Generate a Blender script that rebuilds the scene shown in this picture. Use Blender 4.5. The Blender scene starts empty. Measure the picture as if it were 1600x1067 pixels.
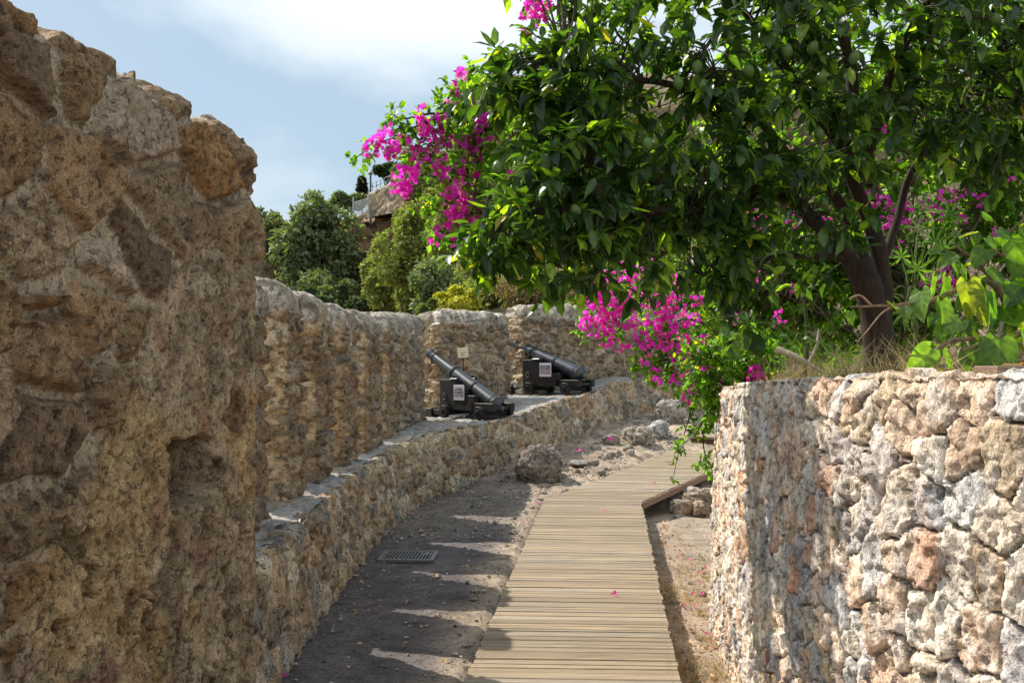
import bpy, math, random
import numpy as np
from mathutils import Vector, Matrix

rng = np.random.default_rng(7)
random.seed(7)
SC = bpy.context.scene
COL = SC.collection
F = 1650.0
HY = 570.0
EYE = 1.7
SUN_AZ = (-0.77, 0.638)
SUN_EL = math.radians(46.5)


def at(px, py, Y):
    """world point seen at photo pixel (px, py) at depth Y"""
    return np.array([(px - 800.0) * Y / F, Y, EYE - (py - HY) * Y / F])


# ------------------------------------------------------------------ noise
def _hash(ix, iy, iz, seed):
    x = (ix * 374761393 + iy * 668265263 + iz * 1440662683 + seed * 974634777) & 0xFFFFFFFF
    x = ((x ^ (x >> 13)) * 1274126177) & 0xFFFFFFFF
    x = ((x ^ (x >> 15)) * 2246822519) & 0xFFFFFFFF
    x = x ^ (x >> 16)
    return x / 4294967296.0


def vnoise(P, seed=0):
    P = np.asarray(P, float)
    i = np.floor(P).astype(np.int64)
    f = P - i
    u = f * f * f * (f * (f * 6 - 15) + 10)
    r = 0
    for dx in (0, 1):
        wx = u[:, 0] if dx else 1 - u[:, 0]
        for dy in (0, 1):
            wy = u[:, 1] if dy else 1 - u[:, 1]
            for dz in (0, 1):
                wz = u[:, 2] if dz else 1 - u[:, 2]
                r = r + wx * wy * wz * _hash(i[:, 0] + dx, i[:, 1] + dy, i[:, 2] + dz, seed)
    return r * 2 - 1


def fbm(P, octv=4, seed=0, gain=0.5):
    r, a, s, t = 0, 1.0, 1.0, 0
    for k in range(octv):
        r = r + a * vnoise(np.asarray(P) * s + 17.3 * k, seed + k)
        t += a
        a *= gain
        s *= 2.03
    return r / t


def sstep(a, b, x):
    t = np.clip((x - a) / (b - a), 0, 1)
    return t * t * (3 - 2 * t)


def voronoi(P, seed, jit=0.85):
    """3d cells: distance to the cell border, three random numbers per cell, position in the cell"""
    P = np.asarray(P, float)
    n = len(P)
    base = np.floor(P).astype(np.int64)
    d1 = np.full(n, 1e9); d2 = np.full(n, 1e9)
    p1 = np.zeros((n, 3)); p2 = np.zeros((n, 3)); idc = np.zeros((n, 3), np.int64)
    for ox in (-1, 0, 1):
        for oy in (-1, 0, 1):
            for oz in (-1, 0, 1):
                c = base + np.array([ox, oy, oz])
                q = np.stack([c[:, k] + 0.5 + jit * (_hash(c[:, 0], c[:, 1], c[:, 2], seed + 11 * k) - 0.5) for k in range(3)], 1)
                d = ((P - q) ** 2).sum(1)
                m = d < d1
                m2 = (~m) & (d < d2)
                d2 = np.where(m, d1, np.where(m2, d, d2))
                p2 = np.where(m[:, None], p1, np.where(m2[:, None], q, p2))
                d1 = np.where(m, d, d1)
                p1 = np.where(m[:, None], q, p1)
                idc = np.where(m[:, None], c, idc)
    e = (d2 - d1) / (2 * np.sqrt(((p1 - p2) ** 2).sum(1)) + 1e-9)
    r = np.stack([_hash(idc[:, 0], idc[:, 1], idc[:, 2], seed + 101 + 7 * k) for k in range(6)], 1)
    return e, r, P - p1


def rubble(P, size, seed, amp=0.04, mort=0.06, soft=0.25, warp=0.18, tilt=0.5, rough=0.012, jit=0.85, wscale=2.2, dexp=2.2, facet=0.0, mid=1):
    """stone pattern over points given in metres; returns height, mortar mask, cell randoms"""
    S = np.asarray(P) / np.asarray(size)
    w = np.stack([fbm(S * wscale, 3, seed + 31 + 5 * k) for k in range(3)], 1)
    S = S + warp * w
    S[:, mid] += 0.5
    e, r, loc = voronoi(S, seed, jit)
    d = np.clip((e - mort) / soft, 0, 1)
    dome = 1 - (1 - d) ** dexp
    rv = r[:, 3:6] - 0.5
    h = dome * amp * (0.55 + 0.75 * r[:, 1]) * (1 + tilt * (rv * loc).sum(1) * 2)
    n = fbm(np.asarray(P) * 16, 4, seed + 60)
    n2 = np.abs(fbm(np.asarray(P) * 34, 3, seed + 80))
    h = h + (rough * .6 * n - rough * n2) * (0.35 + 0.65 * dome)
    if facet:
        _, rf, lf = voronoi(S * 2.1 + 0.25 * w, seed + 7)
        _, rg, lg = voronoi(S * 4.7 + 0.25 * w, seed + 9)
        h = h + dome * facet * (2 * ((rf[:, :3] - .5) * lf).sum(1) + (rf[:, 3] - .5) * .5 + .7 * ((rg[:, :3] - .5) * lg).sum(1))
    mm = 1 - sstep(mort * 0.5, mort * 1.5, e)
    return h, mm, r


def pick(pal, r):
    pal = np.asarray(pal, float)
    i = np.minimum((r * len(pal)).astype(int), len(pal) - 1)
    return pal[i]


# ------------------------------------------------------------------ mesh building
def raw_mesh(name, V, faces, cols=None, smooth=True, extra=None):
    """faces: list of int arrays, each (n, k)"""
    me = bpy.data.meshes.new(name)
    V = np.ascontiguousarray(V, np.float32)
    faces = [np.asarray(f, np.int32) for f in faces if len(f)]
    me.vertices.add(len(V))
    me.vertices.foreach_set("co", V.ravel())
    lv = np.concatenate([f.ravel() for f in faces])
    tot = np.concatenate([np.full(len(f), f.shape[1], np.int32) for f in faces])
    st = np.concatenate([[0], np.cumsum(tot)[:-1]]).astype(np.int32)
    me.loops.add(len(lv))
    me.loops.foreach_set("vertex_index", lv.astype(np.int32))
    me.polygons.add(len(tot))
    me.polygons.foreach_set("loop_start", st)
    me.polygons.foreach_set("use_smooth", np.full(len(tot), smooth, bool))
    me.update(calc_edges=True)
    if cols is not None:
        a = me.attributes.new("col", "FLOAT_COLOR", "POINT")
        c = np.ones((len(V), 4), np.float32)
        c[:, :3] = np.clip(cols, 0.004, 0.95)
        a.data.foreach_set("color", c.ravel())
    for k, v in (extra or {}).items():
        a = me.attributes.new(k, "FLOAT", "POINT")
        a.data.foreach_set("value", np.asarray(v, np.float32))
    return me


def link(name, me, mat=None, parent=None):
    o = bpy.data.objects.new(name, me)
    COL.objects.link(o)
    if mat is not None:
        me.materials.append(mat)
    if parent is not None:
        o.parent = parent
    return o


def tag(o, label=None, cat=None, group=None, kind=None):
    for k, v in (("label", label), ("category", cat), ("group", group), ("kind", kind)):
        if v:
            o[k] = v
    return o


def thing(name, label, cat, loc=(0, 0, 0), rz=0.0, group=None):
    o = bpy.data.objects.new(name, None)
    o.empty_display_size = 0.1
    COL.objects.link(o)
    o.location = loc
    o.rotation_euler = (0, 0, rz)
    return tag(o, label, cat, group)


def copy_tree(o, parent=None):
    c = o.copy()
    COL.objects.link(c)
    c.parent = parent
    for ch in list(o.children):
        copy_tree(ch, c)
    return c


def grid_faces(nu, nv, wrap=False):
    u = np.arange(nu if wrap else nu - 1)
    v = np.arange(nv - 1)
    U, W = np.meshgrid(u, v, indexing="ij")
    U2 = (U + 1) % nu
    return np.stack([U * nv + W, U2 * nv + W, U2 * nv + W + 1, U * nv + W + 1], -1).reshape(-1, 4)


def normals(V, Q):
    a = np.cross(V[Q[:, 2]] - V[Q[:, 0]], V[Q[:, 3]] - V[Q[:, 1]])
    N = np.zeros_like(V)
    for k in range(4):
        np.add.at(N, Q[:, k], a)
    return N / (np.linalg.norm(N, axis=1)[:, None] + 1e-12)


class MB:
    """collects simple shapes into one mesh"""
    def __init__(s):
        s.V = []; s.F = {3: [], 4: []}; s.C = []; s.n = 0

    def add(s, V, faces, col=(0.5, 0.5, 0.5)):
        V = np.asarray(V, float)
        for f in faces:
            f = np.asarray(f)
            if len(f):
                s.F[f.shape[1]].append(f + s.n)
        s.V.append(V)
        c = np.asarray(col, float)
        s.C.append(np.broadcast_to(c, (len(V), 3)) if c.ndim == 1 else c)
        s.n += len(V)

    def box(s, lo, hi, M=None, col=(0.5, 0.5, 0.5), bev=0.0):
        lo = np.asarray(lo, float); hi = np.asarray(hi, float)
        if bev <= 0:
            V = np.array([[lo[0] if i & 1 == 0 else hi[0], lo[1] if i & 2 == 0 else hi[1], lo[2] if i & 4 == 0 else hi[2]] for i in range(8)])
            Q = np.array([[0, 2, 3, 1], [4, 5, 7, 6], [0, 1, 5, 4], [2, 6, 7, 3], [0, 4, 6, 2], [1, 3, 7, 5]])
            T = []
        else:
            V = []; idx = {}
            for i in range(8):
                sg = [1 if i >> k & 1 else -1 for k in range(3)]
                c = [hi[k] if sg[k] > 0 else lo[k] for k in range(3)]
                for ax in range(3):
                    p = [c[k] - (bev * sg[k] if k != ax else 0) for k in range(3)]
                    idx[i, ax] = len(V); V.append(p)
            V = np.array(V); Q = []; T = []
            for ax in range(3):
                a, b = [(1, 2), (2, 0), (0, 1)][ax]
                for sd in (0, 1):
                    q = []
                    for (x, y) in ((0, 0), (1, 0), (1, 1), (0, 1)):
                        q.append(idx[(sd << ax) | (x << a) | (y << b), ax])
                    Q.append(q if sd else q[::-1])
            for ax in range(3):
                a, b = [(1, 2), (2, 0), (0, 1)][ax]
                for x in (0, 1):
                    for y in (0, 1):
                        i0 = (x << a) | (y << b); i1 = i0 | (1 << ax)
                        q = [idx[i0, a], idx[i1, a], idx[i1, b], idx[i0, b]]
                        if (x + y) % 2:
                            q = q[::-1]
                        Q.append(q)
            for i in range(8):
                t = [idx[i, 0], idx[i, 1], idx[i, 2]]
                if bin(i).count("1") % 2 == 0:
                    t = t[::-1]
                T.append(t)
        if M is not None:
            V = V @ np.asarray(M)[:3, :3].T + np.asarray(M)[:3, 3]
        s.add(V, [np.array(Q), np.array(T)] if len(T) else [np.array(Q)], col)

    def tube(s, pts, rad, k=8, col=(0.5, 0.5, 0.5), cap=True):
        pts = np.asarray(pts, float)
        n = len(pts)
        rad = np.broadcast_to(np.asarray(rad, float), (n,))
        T = np.gradient(pts, axis=0)
        T /= np.linalg.norm(T, axis=1)[:, None] + 1e-12
        ref = np.array([0.0, 0, 1]) if abs(T[:, 2]).mean() < 0.8 else np.array([1.0, 0, 0])
        A = np.cross(T, ref); A /= np.linalg.norm(A, axis=1)[:, None] + 1e-12
        B = np.cross(T, A)
        th = np.arange(k) * 2 * np.pi / k
        V = pts[:, None, :] + rad[:, None, None] * (np.cos(th)[None, :, None] * A[:, None, :] + np.sin(th)[None, :, None] * B[:, None, :])
        V = V.reshape(-1, 3)
        i, j = np.meshgrid(np.arange(n - 1), np.arange(k), indexing="ij")
        j2 = (j + 1) % k
        Q = np.stack([i * k + j, i * k + j2, (i + 1) * k + j2, (i + 1) * k + j], -1).reshape(-1, 4)
        Tn = []
        if cap:
            V = np.vstack([V, pts[0], pts[-1]])
            c0, c1 = len(V) - 2, len(V) - 1
            for q in range(k):
                Tn.append([c0, (q + 1) % k, q])
                Tn.append([c1, (n - 1) * k + q, (n - 1) * k + (q + 1) % k])
        s.add(V, [Q, np.array(Tn)] if cap else [Q], col)

    def lathe(s, prof, o, ax, k=24, col=(0.5, 0.5, 0.5)):
        """prof: (x along axis, radius)"""
        prof = np.asarray(prof, float)
        ax = np.asarray(ax, float); ax = ax / np.linalg.norm(ax)
        ref = np.array([0, 0, 1.0]) if abs(ax[2]) < 0.9 else np.array([1.0, 0, 0])
        A = np.cross(ax, ref); A /= np.linalg.norm(A)
        B = np.cross(ax, A)
        th = np.arange(k) * 2 * np.pi / k
        V = np.asarray(o) + prof[:, None, None, 0].repeat(1, 1) * ax + prof[:, 1][:, None, None] * (np.cos(th)[None, :, None] * A + np.sin(th)[None, :, None] * B)
        V = V.reshape(-1, 3)
        n = len(prof)
        i, j = np.meshgrid(np.arange(n - 1), np.arange(k), indexing="ij")
        j2 = (j + 1) % k
        Q = np.stack([i * k + j, i * k + j2, (i + 1) * k + j2, (i + 1) * k + j], -1).reshape(-1, 4)
        s.add(V, [Q], col)

    def build(s, name, mat, parent=None, smooth=False):
        me = raw_mesh(name, np.vstack(s.V), [np.vstack(f) for f in s.F.values() if f], np.vstack(s.C), smooth)
        if smooth:
            me.set_sharp_from_angle(angle=math.radians(40))
        return link(name, me, mat, parent)


def curve_pts(pts, n):
    """smooth polyline through points (Catmull-Rom), n samples"""
    P = np.asarray(pts, float)
    if len(P) == 2:
        t = np.linspace(0, 1, n)[:, None]
        return P[0] * (1 - t) + P[1] * t
    P = np.vstack([2 * P[0] - P[1], P, 2 * P[-1] - P[-2]])
    m = len(P) - 3
    t = np.linspace(0, m - 1e-9, n)
    i = t.astype(int); f = (t - i)[:, None]
    a, b, c, d = P[i], P[i + 1], P[i + 2], P[i + 3]
    return 0.5 * (2 * b + (c - a) * f + (2 * a - 5 * b + 4 * c - d) * f ** 2 + (3 * b - a - 3 * c + d) * f ** 3)


def arc_resample(P, n):
    d = np.concatenate([[0], np.cumsum(np.linalg.norm(np.diff(P, axis=0), axis=1))])
    t = np.linspace(0, d[-1], n)
    return np.stack([np.interp(t, d, P[:, k]) for k in range(P.shape[1])], 1), t


# ------------------------------------------------------------------ materials
class NT:
    def __init__(s, name):
        s.m = bpy.data.materials.new(name)
        s.m.use_nodes = True
        s.t = s.m.node_tree
        s.t.nodes.clear()
        s.out = s.t.nodes.new("ShaderNodeOutputMaterial")

    def n(s, typ, **kw):
        nd = s.t.nodes.new(typ)
        ins = kw.pop("ins", {})
        for k, v in kw.items():
            setattr(nd, k, v)
        for k, v in ins.items():
            s.set(nd, k, v)
        return nd

    def set(s, nd, k, v):
        if isinstance(v, bpy.types.NodeSocket):
            s.t.links.new(v, nd.inputs[k])
        else:
            nd.inputs[k].default_value = v

    def noise(s, vec, scale, detail=4, rough=0.55, dist=0.0):
        return s.n("ShaderNodeTexNoise", ins={"Vector": vec, "Scale": scale, "Detail": detail, "Roughness": rough, "Distortion": dist}).outputs["Fac"]

    def ramp(s, fac, stops):
        nd = s.n("ShaderNodeValToRGB", ins={"Fac": fac})
        cr = nd.color_ramp
        while len(cr.elements) < len(stops):
            cr.elements.new(0.5)
        for e, (p, c) in zip(cr.elements, stops):
            e.position = p
            e.color = (c, c, c, 1) if np.isscalar(c) else (*c, 1)
        return nd.outputs["Color"]

    def mix(s, a, b, fac, mode="MIX"):
        nd = s.n("ShaderNodeMix", data_type="RGBA", blend_type=mode)
        for k, v in ((0, fac), (6, a), (7, b)):
            if isinstance(v, bpy.types.NodeSocket):
                s.t.links.new(v, nd.inputs[k])
            else:
                nd.inputs[k].default_value = v if (np.isscalar(v) or len(v) == 4) else (*v, 1)
        return nd.outputs[2]

    def math(s, op, a, b=0.0):
        nd = s.n("ShaderNodeMath", operation=op)
        for k, v in ((0, a), (1, b)):
            if isinstance(v, bpy.types.NodeSocket):
                s.t.links.new(v, nd.inputs[k])
            else:
                nd.inputs[k].default_value = v
        return nd.outputs[0]


def stone_mat(name, fine=60.0, mid=9.0, bump=0.6, bdist=0.008, vary=0.5, rough=0.9, streak=False, spec=0.25, grit=0.8, gain=1.0):
    t = NT(name)
    co = t.n("ShaderNodeTexCoord").outputs["Object"]
    vec = co
    if streak:
        vec = t.n("ShaderNodeMapping", ins={"Vector": co, "Scale": (1, 1, 0.6)}).outputs[0]
    base = t.n("ShaderNodeAttribute", attribute_name="col").outputs["Color"]
    a = t.noise(vec, mid, 6, 0.65, 0.4)
    b = t.noise(vec, fine, 5, 0.7)
    v1 = t.ramp(a, [(0.36, 1 - vary), (0.5, 1.0), (0.66, 1 + vary * 0.6)])
    v2 = t.ramp(b, [(0.36, 0.70), (0.5, 1.0), (0.64, 1.22)])
    c = t.mix(base, v1, 1.0, "MULTIPLY")
    c = t.mix(c, v2, 0.8, "MULTIPLY")
    # pale crust and dark lichen specks with shapes of their own
    sp = t.ramp(t.noise(vec, mid * 2.7, 8, 0.75, 0.8), [(0.58, 0.0), (0.68, 1.0)])
    c = t.mix(c, (0.05, 0.045, 0.04), t.math("MULTIPLY", sp, 0.42))
    sp2 = t.ramp(t.noise(vec, mid * 1.7 + 3, 8, 0.75, 0.5), [(0.6, 0.0), (0.7, 1.0)])
    c = t.mix(c, (0.55, 0.5, 0.42), t.math("MULTIPLY", sp2, 0.14))
    # sharp pits, grit and chips
    n4 = t.noise(vec, fine * 0.62, 10, 0.72, 0.3)
    pit = t.ramp(n4, [(0.555, 0.0), (0.60, 1.0)])
    c = t.mix(c, (0.045, 0.035, 0.028), t.math("MULTIPLY", pit, grit * 0.75))
    chip = t.ramp(t.noise(vec, fine * 0.5 + 7, 10, 0.72, 0.3), [(0.57, 0.0), (0.61, 1.0)])
    c = t.mix(c, t.mix(base, (1.75, 1.7, 1.6), 1.0, "MULTIPLY"), t.math("MULTIPLY", chip, grit * 0.6))
    gr = t.ramp(t.noise(vec, fine * 3.0, 3, 0.6), [(0.35, 1 - 0.45 * grit), (0.65, 1 + 0.4 * grit)])
    c = t.mix(c, gr, 1.0, "MULTIPLY")
    b = t.math("SUBTRACT", b, t.math("MULTIPLY", pit, 0.5))
    hb = t.math("ADD", t.math("MULTIPLY", b, 0.5), t.noise(vec, fine * 0.33, 6, 0.7))
    bp = t.n("ShaderNodeBump", ins={"Height": hb, "Strength": bump, "Distance": bdist}).outputs[0]
    c = t.mix(c, (gain, gain, gain), 1.0, "MULTIPLY")
    p = t.n("ShaderNodeBsdfPrincipled", ins={"Base Color": c, "Roughness": rough, "Normal": bp, "Specular IOR Level": spec})
    t.t.links.new(p.outputs[0], t.out.inputs[0])
    return t.m


def plain_mat(name, rough=0.6, metal=0.0, spec=0.5, var=0.25, scale=20.0, bump=0.0, bdist=0.004, coat=0.0):
    t = NT(name)
    co = t.n("ShaderNodeTexCoord").outputs["Object"]
    base = t.n("ShaderNodeAttribute", attribute_name="col").outputs["Color"]
    a = t.noise(co, scale, 6, 0.65)
    c = t.mix(base, t.ramp(a, [(0.3, 1 - var), (0.7, 1 + var)]), 1.0, "MULTIPLY")
    rr = t.math("ADD", rough - 0.1, t.math("MULTIPLY", t.noise(co, scale * 2.5, 4), 0.2))
    p = t.n("ShaderNodeBsdfPrincipled", ins={"Base Color": c, "Roughness": rr, "Metallic": metal, "Specular IOR Level": spec})
    if bump:
        bp = t.n("ShaderNodeBump", ins={"Height": t.noise(co, scale * 3, 5, 0.7), "Strength": bump, "Distance": bdist}).outputs[0]
        t.t.links.new(bp, p.inputs["Normal"])
    t.t.links.new(p.outputs[0], t.out.inputs[0])
    return t.m


def leaf_mat(name, trans=0.45, rough=0.42, spec=0.5, tint=(1.9, 2.3, 0.5), var=0.3):
    t = NT(name)
    co = t.n("ShaderNodeTexCoord").outputs["Object"]
    base = t.n("ShaderNodeAttribute", attribute_name="col").outputs["Color"]
    a = t.noise(co, 25.0, 3)
    c = t.mix(base, t.ramp(a, [(0.3, 1 - var), (0.7, 1 + var)]), 1.0, "MULTIPLY")
    p = t.n("ShaderNodeBsdfPrincipled", ins={"Base Color": c, "Roughness": rough, "Specular IOR Level": spec})
    tc = t.mix(c, (*tint, 1), 1.0, "MULTIPLY")
    tr = t.n("ShaderNodeBsdfTranslucent", ins={"Color": tc})
    mx = t.n("ShaderNodeMixShader", ins={0: trans})
    t.t.links.new(p.outputs[0], mx.inputs[1])
    t.t.links.new(tr.outputs[0], mx.inputs[2])
    t.t.links.new(mx.outputs[0], t.out.inputs[0])
    return t.m


def bark_mat(name):
    t = NT(name)
    co = t.n("ShaderNodeTexCoord").outputs["Object"]
    base = t.n("ShaderNodeAttribute", attribute_name="col").outputs["Color"]
    v = t.n("ShaderNodeMapping", ins={"Vector": co, "Scale": (1, 1, 0.25)}).outputs[0]
    a = t.noise(v, 40, 6, 0.7)
    c = t.mix(base, t.ramp(a, [(0.3, 0.55), (0.7, 1.4)]), 1.0, "MULTIPLY")
    bp = t.n("ShaderNodeBump", ins={"Height": a, "Strength": 0.8, "Distance": 0.012}).outputs[0]
    p = t.n("ShaderNodeBsdfPrincipled", ins={"Base Color": c, "Roughness": 0.85, "Normal": bp, "Specular IOR Level": 0.2})
    t.t.links.new(p.outputs[0], t.out.inputs[0])
    return t.m


def wood_mat(name):
    t = NT(name)
    base = t.n("ShaderNodeAttribute", attribute_name="col").outputs["Color"]
    co = t.n("ShaderNodeTexCoord").outputs["Object"]
    v = t.n("ShaderNodeMapping", ins={"Vector": co, "Scale": (1.2, 26, 26)}).outputs[0]
    g = t.noise(v, 3.0, 8, 0.65, 0.4)
    v2 = t.n("ShaderNodeMapping", ins={"Vector": co, "Scale": (0.6, 5, 5)}).outputs[0]
    g2 = t.noise(v2, 2.0, 5, 0.6)
    c = t.mix(base, t.ramp(g, [(0.28, 0.55), (0.5, 1.0), (0.75, 1.22)]), 1.0, "MULTIPLY")
    c = t.mix(c, t.ramp(g2, [(0.3, 0.78), (0.7, 1.15)]), 1.0, "MULTIPLY")
    st = t.ramp(t.noise(co, 7.0, 8, 0.7, 0.6), [(0.6, 0.0), (0.72, 1.0)])
    c = t.mix(c, (0.09, 0.075, 0.06), t.math("MULTIPLY", st, 0.35))
    bp = t.n("ShaderNodeBump", ins={"Height": g, "Strength": 0.5, "Distance": 0.004}).outputs[0]
    p = t.n("ShaderNodeBsdfPrincipled", ins={"Base Color": c, "Roughness": 0.75, "Normal": bp, "Specular IOR Level": 0.3})
    t.t.links.new(p.outputs[0], t.out.inputs[0])
    return t.m


M_WALL = stone_mat("old_wall_stone", 48, 9, 1.0, 0.026, 0.42, grit=.65, gain=1.08)
M_RET = stone_mat("quarried_stone", 50, 9, 1.0, 0.03, 0.4, streak=True, grit=.5, gain=1.5)
M_MER = stone_mat("rubble_stone", 26, 6, 1.0, 0.035, 0.42, grit=.7, gain=1.18)
M_PAVE = stone_mat("paving_stone", 40, 5, 0.5, 0.006, 0.35, rough=0.42, spec=0.6)
M_ROCK = stone_mat("rock", 26, 6, 1.0, 0.04, 0.5)
M_CLIFF = stone_mat("cliff_rock", 4.0, 0.5, 0.9, 0.2, 0.5)
M_WOOD = wood_mat("weathered_planks")
M_BARK = bark_mat("bark")
M_IRON = plain_mat("black_iron", 0.33, 0.0, 0.85, 0.35, 14, 0.3, 0.003)
M_CARR = plain_mat("painted_carriage_wood", 0.6, 0.0, 0.4, 0.35, 10, 0.5, 0.004)
M_PLATE = plain_mat("notice_plate", 0.5, 0.0, 0.4, 0.08, 30)
M_INK = plain_mat("lettering", 0.6, 0.0, 0.2, 0.0, 10)
M_METAL = plain_mat("galvanised_metal", 0.5, 0.3, 0.5, 0.3, 30)
M_LEAF = leaf_mat("lemon_leaf", 0.44, 0.38, 0.5, (3.6, 3.9, 0.45))
M_BLEAF = leaf_mat("bougainvillea_leaf", 0.56, 0.42, 0.4, (2.9, 3.2, 0.5))
M_FLOWER = leaf_mat("bougainvillea_bract", 0.55, 0.6, 0.2, (1.25, 1.4, 1.25), 0.12)
M_BG = leaf_mat("hillside_leaf", 0.35, 0.6, 0.25, (1.5, 1.7, 0.6))
M_DRY = leaf_mat("dry_grass", 0.3, 0.8, 0.1, (1.2, 1.1, 0.8))
M_FRUIT = plain_mat("lemon_skin", 0.45, 0.0, 0.4, 0.15, 60, 0.3, 0.002)
M_GROUND = stone_mat("packed_earth", 50, 4, 0.8, 0.02, 0.3, grit=.6)
M_HILL = stone_mat("hill_soil", 3.0, 0.35, 0.8, 0.15, 0.5)


# ------------------------------------------------------------------ leaves
def tmpl(kind):
    if kind == "leaf":      # folded blade, 8 vertices
        V = [(0, 0, 0), (.3, -.42, .05), (.3, 0, 0.0), (.3, .42, .05), (.68, -.36, .02), (.68, 0, -.05), (.68, .36, .02), (1, 0, -.16)]
        T = [(0, 1, 2), (0, 2, 3), (4, 7, 5), (5, 7, 6)]
        Q = [(1, 4, 5, 2), (2, 5, 6, 3)]
    elif kind == "card":    # small folded diamond
        V = [(0, 0, 0), (.45, -.5, .08), (1, 0, -.06), (.45, .5, .08)]
        T = [(0, 1, 2), (0, 2, 3)]; Q = []
    elif kind == "palm":    # seven-lobed blade
        V = [(0, 0, 0)]; T = []
        for k in range(7):
            a = math.radians(-125 + k * 250 / 6.0)
            l = 1.0 - 0.35 * abs(k - 3) / 3
            for (rr, da, z) in ((.38, -.2, .0), (l, 0, -.16), (.38, .2, .0), (.55, 0, .03)):
                V.append((rr * math.cos(a + da), rr * math.sin(a + da), z))
            b = 1 + 4 * k
            T += [(0, b, b + 3), (0, b + 3, b + 2), (b, b + 1, b + 3), (b + 3, b + 1, b + 2)]
        V = [(x + .25, y * .9, z) for x, y, z in V]
        Q = []
    elif kind == "big":     # heart shaped blade with ribs, 16 vertices
        nu_, nv_ = 21, 13
        V = []; T = []
        for u in np.linspace(0, 1, nu_):
            w = .52 * math.sin(math.pi * min(1, u * .97 + .03) ** .62) ** .85 + .004
            for v in np.linspace(-1, 1, nv_):
                a = abs(v)
                rip = .013 * math.cos(2 * math.pi * (u * 5.5 - a * 1.5)) * min(1, a * 3) * (1 - u)
                V.append((u - .13 * a * a * (1 - u) ** 3, v * w, .07 * a ** 1.5 - .22 * u * u + rip + .02 * math.sin(9 * u + 3 * v) * a - .015 * (a < .05)))
        Q = grid_faces(nu_, nv_)
    elif kind == "bract":   # cupped papery bract
        V = [(0, 0, 0), (.5, -.48, .16), (.55, 0, .02), (.5, .48, .16), (1, 0, .14)]
        T = [(0, 1, 2), (0, 2, 3), (1, 4, 2), (2, 4, 3)]; Q = []
    elif kind == "blade":   # grass blade
        V = [(0, -.5, 0), (0, .5, 0), (.5, -.35, .0), (.5, .35, .0), (1, 0, -.22)]
        Q = [(0, 2, 3, 1)]; T = [(2, 4, 3)]
    return np.array(V, float), np.array(T).reshape(-1, 3), np.array(Q).reshape(-1, 4)


def unit(v):
    return v / (np.linalg.norm(v, axis=-1, keepdims=True) + 1e-12)


class Leaves:
    def __init__(s):
        s.V = []; s.T = []; s.Q = []; s.C = []; s.n = 0

    def add(s, kind, pos, X, N, L, W, col, curl=None):
        t, T, Q = tmpl(kind)
        pos = np.asarray(pos); m = len(pos)
        if m == 0:
            return
        X = unit(np.asarray(X)); N = np.asarray(N)
        N = unit(N - (N * X).sum(1)[:, None] * X)
        Y = np.cross(N, X)
        L = np.broadcast_to(L, (m,)); W = np.broadcast_to(W, (m,))
        cu = np.ones(m) if curl is None else curl
        V = pos[:, None, :] + (L[:, None] * t[None, :, 0])[..., None] * X[:, None, :] + (W[:, None] * t[None, :, 1])[..., None] * Y[:, None, :] \
            + (L[:, None] * cu[:, None] * t[None, :, 2])[..., None] * N[:, None, :]
        off = s.n + np.arange(m)[:, None, None] * len(t)
        if len(T):
            s.T.append((T[None] + off).reshape(-1, 3))
        if len(Q):
            s.Q.append((Q[None] + off).reshape(-1, 4))
        s.V.append(V.reshape(-1, 3))
        br = np.ones(len(t))
        if kind in ("leaf", "big"):
            br = np.where(np.abs(t[:, 1]) < .01, 1.35, .92)
            if kind == "big":
                a_ = np.abs(np.tile(np.linspace(-1, 1, 13), 21)); u_ = np.repeat(np.linspace(0, 1, 21), 13)
                br = .88 + .5 * np.maximum(0, np.cos(2 * np.pi * (u_ * 5.5 - a_ * 1.5))) ** 6 * (a_ > .05) + .45 * (a_ < .05)
        cc = np.broadcast_to(np.asarray(col, float), (m, 3))[:, None, :] * br[None, :, None]
        s.C.append(cc.reshape(-1, 3))
        s.n += m * len(t)

    def build(s, name, mat, parent=None):
        fs = []
        if s.T:
            fs.append(np.vstack(s.T))
        if s.Q:
            fs.append(np.vstack(s.Q))
        me = raw_mesh(name, np.vstack(s.V), fs, np.vstack(s.C), True)
        return link(name, me, mat, parent)


def rdir(n):
    return unit(rng.normal(size=(n, 3)))


def mixcol(a, b, n, extra=None, pe=0.0, bright=0.25):
    t = rng.random((n, 1))
    c = np.asarray(a) * (1 - t) + np.asarray(b) * t
    c = c * (1 + bright * (rng.random((n, 1)) * 2 - 1))
    if extra is not None:
        m = rng.random(n) < pe
        c[m] = np.asarray(extra) * (0.8 + 0.4 * rng.random((m.sum(), 1)))
    return c
# ================================================================== ground
def deck_left(Y):
    return -0.256 + (Y - 5.64) * 0.0857


def deck_right(Y):
    return 0.90 + (Y - 5.64) * 0.0953


def softp(x, k=0.35):
    return k * np.log1p(np.exp(np.clip(x / k, -40, 40)))


def ground_base(X, Y):
    z = -0.03 + 0.17 * softp(Y - 14.3) - 0.1 * softp(Y - 20.0)
    drop = sstep(-0.18, 0.05, X - deck_right(np.minimum(Y, 13.2))) * (1 - sstep(13.6, 15.2, Y - 0.5 * (X - 1.6)))
    under = sstep(-0.1, 0.2, X - deck_left(Y)) * (1 - sstep(13.2, 13.9, Y))
    # hollow under the second stretch of the boardwalk
    t = (X - 1.6) * 0.84 - (Y - 13.05) * 0.54
    holl = sstep(-0.9, -0.1, t) * sstep(12.5, 13.0, Y) * (1 - sstep(14.2, 15.6, Y))
    return z - 0.2 * np.maximum(np.maximum(drop, under), holl)


def ground_z(X, Y):
    return float(ground_base(np.array([X], float), np.array([Y], float))[0])


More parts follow.
